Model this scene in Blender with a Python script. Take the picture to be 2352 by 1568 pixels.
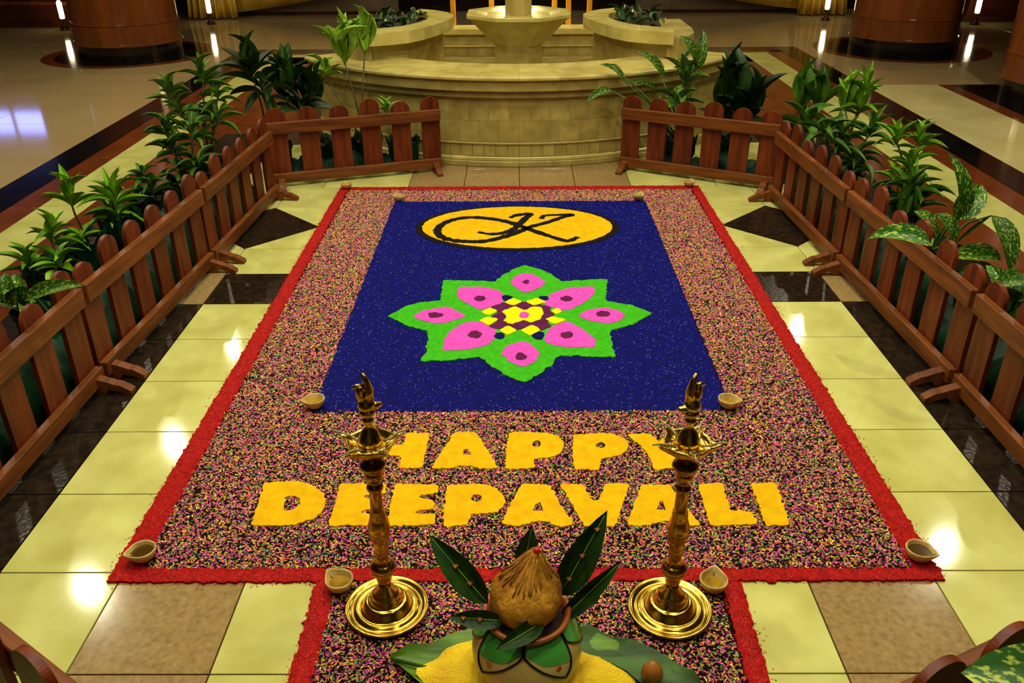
import bpy, bmesh, math, random
import numpy as np
from mathutils import Matrix, Vector
from mathutils.geometry import tessellate_polygon

for o in list(bpy.data.objects):
    bpy.data.objects.remove(o)
scene = bpy.context.scene
COL = scene.collection
random.seed(7)
rng = np.random.default_rng(11)

# ------------------------------------------------------------------ camera
cam_data = bpy.data.cameras.new('camera')
cam_data.sensor_width = 36.0
cam_data.lens = 1945.56 / 2352 * 36.0
cam_data.clip_end = 100
cam = bpy.data.objects.new('camera', cam_data)
COL.objects.link(cam)
M3 = Matrix(((0.999977, 0.003907, 0.0056), (0.003117, 0.468574, -0.883419), (-0.006075, 0.883416, 0.468551)))
cam.matrix_world = Matrix.Translation((-0.0258, -2.0426, 1.9131)) @ M3.to_4x4()
scene.camera = cam

# ------------------------------------------------------------------ world, exposure
world = bpy.data.worlds.new('world')
scene.world = world
world.use_nodes = True
world.node_tree.nodes['Background'].inputs[0].default_value = (1.0, 0.82, 0.55, 1)
world.node_tree.nodes['Background'].inputs[1].default_value = 0.015
scene.view_settings.view_transform = 'Standard'
scene.view_settings.look = 'None'
scene.view_settings.gamma = 1.0
scene.view_settings.use_curve_mapping = False
scene.view_settings.exposure = -0.13

CEIL = 4.5
# (x, y, watts, radius): recessed lamps of the hall ceiling
KEY_W = 44
LAMPS = [(-1.3, 2.6, KEY_W, .1), (1.3, 2.6, KEY_W, .1), (-1.3, .5, KEY_W, .1), (1.3, .5, KEY_W, .1),
         (0, 1.5, KEY_W, .1), (-1.3, -1.6, 34, .1), (1.3, -1.6, 34, .1), (-.5, 3.0, 12, .06), (.5, 3.0, 12, .06), (-.6, -.4, 12, .06), (.6, -.4, 12, .06), (-2.2, 1.6, 12, .06), (2.2, 1.6, 12, .06),
         (-4.52, 4.58, 75, .09), (-4.55, 7.21, 70, .07), (-4.58, 9.88, 46, .05),
         (4.66, 5.15, 85, .06), (5.4, 6.48, 70, .04), (4.59, 10.4, 46, .05),
         (-1.2, 7.4, 24, .1), (1.2, 7.4, 24, .1), (-1.2, 4.8, 20, .1), (1.2, 4.8, 20, .1)]
LAMP_COLOUR = (1.0, 0.92, 0.66)

# ------------------------------------------------------------------ helpers
def lin(c):
    return tuple((v / 255 / 12.92 if v / 255 <= .04045 else ((v / 255 + .055) / 1.055) ** 2.4) for v in c) + (1,)

def tag(o, label=None, cat=None, group=None, kind=None):
    if label: o['label'] = label
    if cat: o['category'] = cat
    if group: o['group'] = group
    if kind: o['kind'] = kind
    return o

def empty(name, loc=(0, 0, 0), rz=0, parent=None):
    o = bpy.data.objects.new(name, None)
    o.empty_display_size = .1
    COL.objects.link(o)
    o.location = loc
    o.rotation_euler = (0, 0, rz)
    o.parent = parent
    return o

def mesh(name, v, f, mat, smooth=False):
    me = bpy.data.meshes.new(name)
    me.from_pydata([tuple(p) for p in v], [], f)
    if mat: me.materials.append(mat)
    if smooth: me.polygons.foreach_set('use_smooth', [True] * len(me.polygons))
    me.update()
    return me

def place(name, me, parent=None, loc=(0, 0, 0), rz=0, mw=None):
    o = bpy.data.objects.new(name, me)
    COL.objects.link(o)
    o.parent = parent
    if mw is not None: o.matrix_local = mw
    else:
        o.location = loc
        o.rotation_euler = (0, 0, rz)
    return o

def part(name, v, f, mat, parent=None, smooth=False, **k):
    return place(name, mesh(name, v, f, mat, smooth), parent, **k)

class MB:
    def __init__(s): s.v = []; s.f = []
    def add(s, v, f):
        n = len(s.v); s.v += [tuple(p) for p in v]; s.f += [tuple(i + n for i in q) for q in f]; return s
    def box(s, a, b, c=0.0):
        (x0, y0, z0), (x1, y1, z1) = a, b
        if c <= 0:
            v = [(x, y, z) for z in (z0, z1) for y in (y0, y1) for x in (x0, x1)]
            return s.add(v, [(0, 2, 3, 1), (4, 5, 7, 6), (0, 1, 5, 4), (2, 6, 7, 3), (0, 4, 6, 2), (1, 3, 7, 5)])
        v = []; idx = {}
        for sx in (0, 1):
            for sy in (0, 1):
                for sz in (0, 1):
                    X, Y, Z = (x0, x1)[sx], (y0, y1)[sy], (z0, z1)[sz]
                    dx, dy, dz = (c, -c)[sx], (c, -c)[sy], (c, -c)[sz]
                    idx[sx, sy, sz] = (len(v), len(v) + 1, len(v) + 2)
                    v += [(X, Y + dy, Z + dz), (X + dx, Y, Z + dz), (X + dx, Y + dy, Z)]
        f = []
        for s_ in (0, 1):
            f.append([idx[s_, a, b][0] for a, b in ((0, 0), (1, 0), (1, 1), (0, 1))])
            f.append([idx[a, s_, b][1] for a, b in ((0, 0), (1, 0), (1, 1), (0, 1))])
            f.append([idx[a, b, s_][2] for a, b in ((0, 0), (1, 0), (1, 1), (0, 1))])
        for p in (0, 1):
            for q in (0, 1):
                f.append([idx[0, p, q][1], idx[1, p, q][1], idx[1, p, q][2], idx[0, p, q][2]])
                f.append([idx[p, 0, q][0], idx[p, 1, q][0], idx[p, 1, q][2], idx[p, 0, q][2]])
                f.append([idx[p, q, 0][0], idx[p, q, 1][0], idx[p, q, 1][1], idx[p, q, 0][1]])
        f += [idx[k] for k in idx]
        return s.add(v, f)
    def lathe(s, prof, n=32, cx=0, cy=0, cap=True, rf=None):
        v = []; f = []
        for r, z in prof:
            for i in range(n):
                a = 2 * math.pi * i / n
                q = r * (rf(a, z) if rf else 1)
                v.append((cx + q * math.cos(a), cy + q * math.sin(a), z))
        for j in range(len(prof) - 1):
            for i in range(n):
                k = (i + 1) % n
                f.append((j * n + i, j * n + k, (j + 1) * n + k, (j + 1) * n + i))
        if cap:
            f.append(tuple(range(n - 1, -1, -1))); f.append(tuple((len(prof) - 1) * n + i for i in range(n)))
        return s.add(v, f)
    def tube(s, pts, r, n=8, r1=None):
        pts = [Vector(p) for p in pts]; v = []; f = []
        for i, p in enumerate(pts):
            d = (pts[min(i + 1, len(pts) - 1)] - pts[max(i - 1, 0)]).normalized()
            a = d.orthogonal().normalized() if i == 0 else (a - d * a.dot(d)).normalized()
            b = d.cross(a)
            rr = r if r1 is None else r + (r1 - r) * i / (len(pts) - 1)
            for k in range(n):
                t = 2 * math.pi * k / n
                v.append(p + a * rr * math.cos(t) + b * rr * math.sin(t))
        for i in range(len(pts) - 1):
            for k in range(n):
                m = (k + 1) % n
                f.append((i * n + k, i * n + m, (i + 1) * n + m, (i + 1) * n + k))
        f.append(tuple(range(n - 1, -1, -1))); f.append(tuple((len(pts) - 1) * n + k for k in range(n)))
        return s.add(v, f)
    def prism(s, poly, z0, z1, hole=None):
        rings = [poly] + ([hole] if hole else [])
        tris = tessellate_polygon([[Vector((x, y, 0)) for x, y in r] for r in rings])
        flat = [p for r in rings for p in r]; N = len(flat)
        v = [(x, y, z1) for x, y in flat] + [(x, y, z0) for x, y in flat]
        f = []
        for t in tris:
            a, b, c = (Vector(flat[i]) for i in t)
            ccw = (b - a).cross(c - a) > 0 if hasattr((b - a), 'cross') else True
            f.append(tuple(t) if ccw else tuple(reversed(t)))
        o = 0
        for r in rings:
            n = len(r)
            for i in range(n):
                k = (i + 1) % n
                f.append((o + i, o + k, N + o + k, N + o + i))
            o += n
        return s.add(v, f)
    def build(s, name, mat, parent=None, smooth=False, **k):
        me = mesh(name, s.v, s.f, mat, smooth)
        bm = bmesh.new(); bm.from_mesh(me); bmesh.ops.recalc_face_normals(bm, faces=bm.faces); bm.to_mesh(me); bm.free()
        return place(name, me, parent, **k)

def ragged(poly, step=.01, amp=.003, smoothn=1):
    """subdivide a closed outline, soften its corners, roughen its edge like spilled powder"""
    pts = []
    n = len(poly)
    for i in range(n):
        a = np.array(poly[i]); b = np.array(poly[(i + 1) % n])
        m = max(1, int(np.linalg.norm(b - a) / step))
        for k in range(m): pts.append(a + (b - a) * k / m)
    pts = np.array(pts)
    for _ in range(smoothn):
        pts = pts * .5 + (np.roll(pts, 1, 0) + np.roll(pts, -1, 0)) * .25
    pts = pts + rng.normal(0, amp, pts.shape)
    return [tuple(p) for p in pts]

# ------------------------------------------------------------------ materials
def nodes(name):
    m = bpy.data.materials.new(name)
    m.use_nodes = True
    nt = m.node_tree
    return m, nt, nt.nodes['Principled BSDF']

def mat(name, c, rough=.5, c2=None, scale=8, detail=4, bump=0, bscale=None, metal=0, spec=.5, stretch=(1, 1, 1), coat=0, lo=.35, hi=.65, rnd=0, coords='Object', sheen=0):
    m, nt, b = nodes(name)
    b.inputs['Base Color'].default_value = lin(c)
    b.inputs['Roughness'].default_value = rough
    b.inputs['Metallic'].default_value = metal
    b.inputs['Specular IOR Level'].default_value = spec
    b.inputs['Coat Weight'].default_value = coat
    b.inputs['Coat Roughness'].default_value = .05
    tc = nt.nodes.new('ShaderNodeTexCoord'); mp = nt.nodes.new('ShaderNodeMapping')
    mp.inputs['Scale'].default_value = stretch
    nt.links.new(tc.outputs[coords], mp.inputs[0])
    vec = mp.outputs[0]
    if rnd or c2:
        oi = nt.nodes.new('ShaderNodeObjectInfo')
    if c2:
        no = nt.nodes.new('ShaderNodeTexNoise'); no.noise_dimensions = '4D'
        no.inputs['Scale'].default_value = scale; no.inputs['Detail'].default_value = detail
        mul = nt.nodes.new('ShaderNodeMath'); mul.operation = 'MULTIPLY'; mul.inputs[1].default_value = 37
        nt.links.new(oi.outputs['Random'], mul.inputs[0]); nt.links.new(mul.outputs[0], no.inputs['W'])
        nt.links.new(vec, no.inputs['Vector'])
        r = nt.nodes.new('ShaderNodeValToRGB')
        r.color_ramp.elements[0].color = lin(c); r.color_ramp.elements[1].color = lin(c2)
        r.color_ramp.elements[0].position = lo; r.color_ramp.elements[1].position = hi
        nt.links.new(no.outputs[0], r.inputs[0])
        out = r.outputs[0]
        if rnd:
            hs = nt.nodes.new('ShaderNodeHueSaturation')
            mr = nt.nodes.new('ShaderNodeMapRange'); mr.inputs['To Min'].default_value = 1 - rnd; mr.inputs['To Max'].default_value = 1 + rnd
            nt.links.new(oi.outputs['Random'], mr.inputs[0]); nt.links.new(mr.outputs[0], hs.inputs['Value'])
            nt.links.new(out, hs.inputs['Color']); out = hs.outputs[0]
        nt.links.new(out, b.inputs['Base Color'])
    if bump:
        nb = nt.nodes.new('ShaderNodeTexNoise'); nb.inputs['Scale'].default_value = bscale or scale * 3; nb.inputs['Detail'].default_value = 5
        nt.links.new(vec, nb.inputs['Vector'])
        bp = nt.nodes.new('ShaderNodeBump'); bp.inputs['Strength'].default_value = bump; bp.inputs['Distance'].default_value = .01
        nt.links.new(nb.outputs[0], bp.inputs['Height']); nt.links.new(bp.outputs[0], b.inputs['Normal'])
    return m

M = {}
M['grout'] = mat('grout', (58, 36, 14), .8, spec=.2)
M['cream'] = mat('cream_marble', (206, 206, 124), .07, (176, 172, 88), 4.5, 9, rnd=.05, lo=.32, hi=.72)
M['tan'] = mat('tan_granite', (160, 134, 86), .12, (128, 104, 64), 55, 12, rnd=.04, lo=.3, hi=.7)
M['dark'] = mat('dark_granite', (22, 16, 10), .2, (42, 32, 22), 30, 10, bump=.12, bscale=60, spec=.14)
M['rust'] = mat('rust_marble', (112, 54, 24), .1, (92, 44, 20), 5, 8, rnd=.12)
M['black'] = mat('black_marble', (10, 8, 8), .1, (22, 18, 16), 6, 6)
M['beige'] = mat('beige_marble', (166, 144, 100), .07, (160, 134, 92), 1.6, 6, rnd=.04, lo=.3, hi=.7)
M['pale'] = mat('pale_marble', (206, 196, 138), .08, (190, 174, 112), 2.2, 6, rnd=.04)
M['stone'] = mat('yellow_limestone', (178, 160, 88), .45, (142, 122, 56), 9, 8, rnd=.09, lo=.3, hi=.7, bump=.06, bscale=30)
M['stone_rim'] = mat('polished_limestone', (204, 190, 110), .3, (176, 158, 80), 6, 8, rnd=.04)
M['mortar'] = mat('mortar', (140, 120, 62), .8)
M['wood'] = mat('stained_wood', (116, 48, 13), .45, (76, 27, 5), 5, 6, stretch=(6, 6, .7), rnd=.16, bump=.1, bscale=40, spec=.3)
M['rail'] = mat('stained_rail', (122, 66, 20), .45, (86, 43, 11), 4, 6, stretch=(.8, 8, 8), rnd=.08, bump=.1, bscale=40, spec=.3)
M['column'] = mat('polished_column_wood', (124, 62, 22), .22, (94, 44, 14), 2, 8, stretch=(3, 3, .6), coat=.3)
M['brass'] = mat('brass', (222, 190, 84), .2, (192, 156, 56), 10, 3, metal=1)
M['brass_dark'] = mat('aged_brass', (196, 148, 62), .22, (146, 102, 38), 14, 4, metal=1)
M['clay'] = mat('pale_clay', (206, 180, 104), .6, (168, 134, 66), 25, 4)
M['oil'] = mat('lamp_oil', (70, 48, 10), .04, spec=.8)
M['ghee'] = mat('cloudy_oil', (168, 132, 40), .12, (120, 88, 20), 30, 3)
M['wick'] = mat('cotton_wick', (176, 160, 110), .8, (120, 104, 64), 40, 3)
M['red'] = mat('red_powder', (176, 18, 10), .8, (136, 8, 6), 60, 4, bump=.9, bscale=110, spec=.12)
M['yellow'] = mat('turmeric_rice', (230, 182, 8), .9, (214, 164, 4), 26, 6, bump=.35, bscale=160, spec=.1)
M['lemon'] = mat('lemon_powder', (244, 236, 6), .8, (226, 214, 4), 50, 4, bump=.5, bscale=150, spec=.12)
M['green'] = mat('green_powder', (66, 186, 22), .8, (52, 162, 16), 50, 4, bump=.6, bscale=150, spec=.12)
M['pink'] = mat('pink_powder', (232, 84, 204), .8, (216, 66, 178), 50, 4, bump=.5, bscale=150, spec=.12)
M['plum'] = mat('plum_powder', (104, 28, 82), .8, (78, 18, 60), 60, 4, bump=.6, bscale=150, spec=.12)
M['navy'] = mat('navy_powder', (4, 6, 100), .8, (2, 3, 64), 60, 4, bump=.8, bscale=120, spec=.12)
M['ink'] = mat('black_powder', (12, 9, 6), .85, (22, 16, 10), 60, 4, bump=.6, bscale=150, spec=.12)
M['bed'] = mat('grain_gap_shade', (20, 8, 14), .9, (34, 20, 14), 90, 4, bump=.8, bscale=200, spec=.05)  # near-black, paints the shade seen between grains
M['leaf_bright'] = mat('bright_green_leaf', (128, 176, 30), .45, (82, 132, 22), 3, 3, rnd=.3, spec=.28)
M['leaf_mid'] = mat('mid_green_leaf', (88, 132, 30), .45, (48, 88, 18), 3, 3, rnd=.35, spec=.28)
M['leaf_dark'] = mat('dark_green_leaf', (34, 62, 12), .4, (18, 38, 8), 3, 3, rnd=.35, spec=.28)
M['leaf_pale'] = mat('pale_green_leaf', (156, 194, 58), .45, (112, 156, 38), 3, 3, rnd=.25, spec=.28)
M['dieff'] = mat('variegated_leaf', (36, 88, 20), .4, (176, 192, 74), 15, 5, rnd=.2, lo=.52, hi=.62, stretch=(1.1, 1.5, 1), bump=.05, spec=.28)
M['mango'] = mat('mango_leaf', (38, 70, 20), .42, (20, 46, 14), 6, 3, rnd=.2, spec=.14)
M['stem'] = mat('plant_stem', (74, 66, 26), .6, (44, 36, 16), 20, 3)
M['wrap'] = mat('green_plastic_wrap', (3, 52, 28), .5, (1, 12, 6), 5, 4, bump=.5, bscale=20, spec=.15)
M['soil'] = mat('soil', (30, 20, 12), .9, (48, 34, 22), 40, 4, bump=.6, bscale=60)
M['banana'] = mat('banana_leaf', (108, 150, 34), .5, (58, 96, 18), 3, 4, stretch=(1, 12, 1), spec=.28)
M['banana_dark'] = mat('banana_leaf_dark', (58, 98, 22), .5, (30, 58, 12), 3, 4, stretch=(1, 12, 1), spec=.28)
M['husk'] = mat('coconut_husk', (216, 156, 50), .9, (146, 88, 24), 9, 9, bump=1.0, bscale=60, stretch=(1, 1, .5), spec=.1)
M['fibre'] = mat('coconut_fibre', (206, 148, 52), .9, (140, 86, 26), 14, 4, stretch=(1, 1, .2))
M['pot'] = mat('painted_pot_cream', (206, 182, 104), .3, (184, 152, 72), 5, 4)
M['potrim'] = mat('painted_pot_rim', (178, 92, 34), .34, (150, 70, 24), 9, 4)
M['potgreen'] = mat('painted_green', (84, 178, 74), .35, (46, 140, 48), 5, 3)
M['paintblack'] = mat('black_paint', (12, 10, 10), .35)
M['paintred'] = mat('red_paint', (186, 16, 20), .4)
M['nut'] = mat('areca_nut', (186, 116, 34), .5, (120, 66, 16), 16, 4)
M['gold'] = mat('gold_cloth', (190, 148, 48), .34, (150, 112, 30), 3, 4, bump=.1, bscale=8, sheen=.3)
M['goldpaint'] = mat('gold_paint', (214, 152, 30), .35, (180, 116, 18), 4, 3)
M['wall'] = mat('dark_wood_wall', (58, 32, 16), .4, (36, 18, 8), 2, 5, stretch=(1, 1, .2))
M['panel'] = mat('taupe_panel', (104, 82, 54), .5, (88, 68, 42), 4, 5)
M['ceil'] = mat('ceiling_paint', (112, 94, 62), .8)
M['darkwood'] = mat('dark_polished_wood', (74, 30, 12), .18, (44, 16, 6), 2, 5, coat=.5)
M['trim'] = mat('lamp_trim', (200, 190, 170), .4)

def emit(name, c, s):
    m, nt, b = nodes(name)
    b.inputs['Base Color'].default_value = lin(c)
    b.inputs['Emission Color'].default_value = lin(c)
    b.inputs['Emission Strength'].default_value = s
    return m
M['lens'] = emit('lamp_lens', (255, 250, 235), 22)
M['tube'] = emit('tube_lamp', (255, 240, 190), 14)
M['bulb'] = emit('bulb', (255, 250, 225), 8)
M['sky'] = emit('daylight_pane', (130, 145, 255), 7)

# grains: every grain carries its own dyed colour
def grain_mat(name, rough=.5, spec=.5):
    m, nt, b = nodes(name)
    a = nt.nodes.new('ShaderNodeVertexColor'); a.layer_name = 'dye'
    nt.links.new(a.outputs['Color'], b.inputs['Base Color'])
    b.inputs['Roughness'].default_value = rough
    b.inputs['Specular IOR Level'].default_value = spec
    return m
M['grain'] = grain_mat('dyed_grain', .6, .25)
M['blue_grain'] = grain_mat('blue_grain', .5, .06)

# ------------------------------------------------------------------ floor and room shell
floor = MB().box((-13, -5, -.06), (13, 18, -.008)).build('floor', M['grout'])
tag(floor, 'polished marble hall floor with cream, tan, rust and black inlay', kind='structure')
TILE = {}
def tile(x0, x1, y0, y1, m, top=0.0, g=.0048):
    w, d = round(x1 - x0 - g, 4), round(y1 - y0 - g, 4)
    key = (w, d, m)
    if key not in TILE:
        TILE[key] = MB().box((-w / 2, -d / 2, -.012), (w / 2, d / 2, 0), .0012).build('tile', M[m], floor).data
        o = [c for c in floor.children if c.data == TILE[key]][0]
    else:
        o = place('tile', TILE[key], floor)
    o.location = ((x0 + x1) / 2, (y0 + y1) / 2, top)
    return o
A = 1.684; T = .4
def sym(x0, x1, y0, y1, m, **k):
    tile(-x1, -x0, y0, y1, m, **k); tile(x0, x1, y0, y1, m, **k)
for r in range(-3, 6):
    y0, y1 = r * T, (r + 1) * T
    if r < 5:
        sym(A - T, A, y0, y1, 'cream'); sym(A, A + T, y0, y1, 'dark')
        if r < 0:
            sym(A - 2 * T, A - T, y0, y1, 'tan'); sym(.45, A - 2 * T, y0, y1, 'cream')
            tile(-.45, .45, y0, y1, 'cream')
        else:
            sym(A - 2 * T, A - T, y0, y1, 'cream')
    else:
        sym(A - T, A, y0, y1, 'dark'); sym(A, A + T, y0, y1, 'tan'); sym(A - 2 * T, A - T, y0, y1, 'cream')
sym(A - T, A, 2.4, 2.78, 'cream'); sym(A, A + T, 2.4, 2.78, 'cream')
sym(A, A + T, 2.78, 3.54, 'cream'); sym(A - T, A, 2.78, 3.54, 'cream')
sym(A - T, A, 3.54, 3.98, 'cream'); sym(A, A + T, 3.54, 3.98, 'cream')
for s in (-1, 1):
    dia = MB().prism([(0, -.38), (.38, 0), (0, .38), (-.38, 0)], -.01, .0012).build('tile', M['dark'], floor)
    dia.location = (s * A, 3.16, 0)
for i in range(4): tile(-.82 + .41 * i, -.41 + .41 * i, 3.98, 4.44, 'tan')
for i in range(4): tile(-.82 + .41 * i, -.41 + .41 * i, 4.44, 4.9, 'tan')
sym(.82, 1.45, 3.98, 4.44, 'cream'); sym(1.45, A + T, 3.98, 4.44, 'cream')
sym(.82, 1.45, 4.44, 5.2, 'cream'); sym(1.45, A + T, 4.44, 5.2, 'cream')
for r in range(-1, 5): sym(A + T, 2.65, r * 1.2 - .4, r * 1.2 + .8, 'dark')
for i in range(-1, 9):
    y0 = i * 1.2; y1 = y0 + 1.2
    if y0 > 8.5: y1 = 9.1
    if y0 < 9: sym(2.65, 3.0, y0, y1, 'rust')
    sym(3.0, 3.34, y0, min(y0 + 1.2, 9.45), 'pale' if i > 9 else 'cream') if y0 < 9.4 else None
    sym(3.34, 3.55, y0, min(y0 + 1.2, 9.8), 'rust') if y0 < 9.7 else None
    sym(3.55, 3.84, y0, min(y0 + 1.2, 9.95), 'black') if y0 < 9.9 else None
for i in range(4):
    x0, x1 = i * .85, i * .85 + .85
    sym(x0, x1, 9.95, 10.25, 'black'); sym(x0, x1, 9.8, 9.95, 'rust'); sym(x0, x1 if i < 3 else 3.34, 9.45, 9.8, 'cream')
sym(3.4, 3.84, 9.95, 10.25, 'black'); sym(2.05, 2.65, 5.6, 9.1, 'rust'); sym(2.05, 3.0, 9.1, 9.45, 'rust')
for i in range(4): sym(i * .52, i * .52 + .51, 7.6, 9.45, 'beige')
for i in range(-1, 12):
    y0, y1 = i * 1.2, i * 1.2 + 1.2
    for j in range(7):
        x0 = 3.84 + j * 1.2
        tile(-x0 - 1.2, -x0, y0, y1, 'beige')
        if y0 > 7.5: tile(x0, x0 + 1.2, y0, y1, 'beige')
for j in range(7): tile(3.84 + j * 1.2, 5.04 + j * 1.2, 7.6, 8.4, 'beige')
for i in range(-1, 6):
    y0 = i * 1.24 + .16; y1 = y0 + 1.24
    tile(3.84, 4.65, y0, y1, 'pale'); tile(4.65, 4.82, y0, y1, 'rust')
    for j in range(4): tile(4.82 + j * 1.2, 6.02 + j * 1.2, y0, y1, 'black' if i > 3 else 'beige')
for i in range(4):
    y0 = 10.25 if i == 0 else 10.8 + (i - 1) * 1.2
    y1 = 10.8 if i == 0 else y0 + 1.2
    for j in range(6): tile(-3.84 + j * 1.28, -2.56 + j * 1.28, y0, y1, 'beige')

wb = MB().box((-13, 16.5, 0), (-12.4, 16.7, 4.6)).box((-10.3, 16.5, 0), (13, 16.7, 4.6)).box((-12.4, 16.5, 0), (-10.3, 16.7, 2.0)).box((-12.4, 16.5, 2.75), (-10.3, 16.7, 4.6)).build('wall_back', M['wall']); tag(wb, kind='structure')
wl = MB().box((-13.2, -5, 0), (-13, 18, 4.6))
tag(wl.build('wall_left', M['wall']), kind='structure')
tag(MB().box((13, -5, 0), (13.2, 18, 4.6)).build('wall_right', M['wall']), kind='structure')
tag(MB().box((-13, -5.2, 0), (13, -5, 4.6)).build('wall_front', M['wall']), kind='structure')
tag(MB().box((-13.2, -5.2, CEIL + .1), (13.2, 18, CEIL + .3)).build('ceiling', M['ceil']), kind='structure')

# recessed ceiling lamps
ring_me = lens_me = None
for i, (x, y, wt, r) in enumerate(LAMPS):
    root = empty('ceiling_downlight', (x, y, CEIL))
    tag(root, 'round recessed ceiling lamp shining on the hall floor', 'lamp', 'recessed ceiling lamps')
    MB().lathe([(r, .1), (r, 0), (r + .04, -.006), (r + .045, .1)], 24, cap=False).build('trim_ring', M['trim'], root)
    MB().lathe([(r * .99, .012), (r * .99, .02)], 24).build('lens', M['lens'], root)
    ld = bpy.data.lights.new('lamp_light', 'AREA'); ld.shape = 'DISK'; ld.size = r * 1.9; ld.energy = wt; ld.color = LAMP_COLOUR
    lo = bpy.data.objects.new('lamp_light', ld); COL.objects.link(lo); lo.parent = root; lo.location = (0, 0, -.01)

LETTERS=[('H', [(-0.611, 0.771), (-0.539, 0.771), (-0.533, 0.69), (-0.47, 0.685), (-0.467, 0.77), (-0.373, 0.77), (-0.382, 0.537), (-0.472, 0.538), (-0.468, 0.612), (-0.529, 0.617), (-0.53, 0.538), (-0.608, 0.538)], None), ('A', [(-0.275, 0.774), (-0.188, 0.773), (-0.138, 0.649), (-0.096, 0.536), (-0.168, 0.528), (-0.193, 0.55), (-0.247, 0.553), (-0.27, 0.533), (-0.348, 0.537)], [(-0.231, 0.658), (-0.214, 0.662), (-0.202, 0.619), (-0.233, 0.619)]), ('P', [(-0.058, 0.771), (-0.004, 0.777), (0.063, 0.771), (0.113, 0.761), (0.15, 0.728), (0.159, 0.68), (0.139, 0.622), (0.097, 0.6), (0.037, 0.594), (0.043, 0.536), (-0.071, 0.529), (-0.068, 0.658)], [(0.07, 0.692), (0.065, 0.677), (0.054, 0.669), (0.041, 0.672), (0.033, 0.684), (0.034, 0.7), (0.042, 0.713), (0.055, 0.716), (0.066, 0.707)]), ('P', [(0.196, 0.753), (0.325, 0.766), (0.375, 0.747), (0.402, 0.72), (0.409, 0.671), (0.387, 0.629), (0.35, 0.608), (0.294, 0.591), (0.283, 0.522), (0.187, 0.526), (0.187, 0.647)], [(0.32, 0.681), (0.314, 0.667), (0.301, 0.66), (0.288, 0.663), (0.28, 0.674), (0.281, 0.688), (0.291, 0.699), (0.305, 0.702), (0.316, 0.694)]), ('Y', [(0.407, 0.756), (0.502, 0.76), (0.532, 0.701), (0.568, 0.755), (0.653, 0.755), (0.584, 0.666), (0.58, 0.536), (0.483, 0.521), (0.48, 0.603), (0.449, 0.689)], None), ('D', [(-0.952, 0.449), (-0.84, 0.46), (-0.774, 0.437), (-0.721, 0.388), (-0.702, 0.337), (-0.706, 0.287), (-0.733, 0.245), (-0.789, 0.215), (-0.936, 0.213), (-0.942, 0.323)], [(-0.856, 0.366), (-0.83, 0.375), (-0.802, 0.362), (-0.794, 0.33), (-0.808, 0.298), (-0.842, 0.291)]), ('E', [(-0.673, 0.444), (-0.5, 0.443), (-0.497, 0.383), (-0.575, 0.376), (-0.574, 0.358), (-0.514, 0.354), (-0.511, 0.3), (-0.575, 0.29), (-0.575, 0.276), (-0.496, 0.272), (-0.492, 0.214), (-0.673, 0.211), (-0.669, 0.322)], None), ('E', [(-0.472, 0.443), (-0.311, 0.435), (-0.311, 0.386), (-0.378, 0.375), (-0.376, 0.357), (-0.318, 0.349), (-0.316, 0.299), (-0.387, 0.289), (-0.385, 0.272), (-0.309, 0.271), (-0.309, 0.217), (-0.469, 0.207), (-0.473, 0.321)], None), ('P', [(-0.278, 0.435), (-0.146, 0.438), (-0.098, 0.411), (-0.074, 0.37), (-0.067, 0.334), (-0.087, 0.291), (-0.123, 0.274), (-0.185, 0.274), (-0.198, 0.21), (-0.279, 0.206), (-0.285, 0.306)], [(-0.15, 0.359), (-0.154, 0.346), (-0.166, 0.339), (-0.181, 0.342), (-0.191, 0.353), (-0.191, 0.367), (-0.182, 0.377), (-0.168, 0.38), (-0.155, 0.373)]), ('A', [(-0.009, 0.439), (0.094, 0.433), (0.132, 0.303), (0.168, 0.215), (0.122, 0.201), (0.075, 0.229), (0.032, 0.233), (-0.019, 0.206), (-0.081, 0.216), (-0.054, 0.315)], [(0.038, 0.322), (0.055, 0.334), (0.066, 0.286), (0.028, 0.286)]), ('V', [(0.13, 0.437), (0.214, 0.436), (0.239, 0.34), (0.262, 0.339), (0.295, 0.44), (0.384, 0.439), (0.308, 0.204), (0.202, 0.205)], None), ('A', [(0.425, 0.431), (0.524, 0.431), (0.55, 0.353), (0.598, 0.206), (0.549, 0.206), (0.532, 0.23), (0.461, 0.23), (0.418, 0.207), (0.343, 0.211)], [(0.477, 0.338), (0.488, 0.337), (0.491, 0.29), (0.459, 0.292)]), ('L', [(0.63, 0.434), (0.723, 0.441), (0.713, 0.288), (0.787, 0.28), (0.788, 0.212), (0.628, 0.206)], None), ('I', [(0.821, 0.437), (0.915, 0.444), (0.899, 0.208), (0.817, 0.205)], None)]
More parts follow.
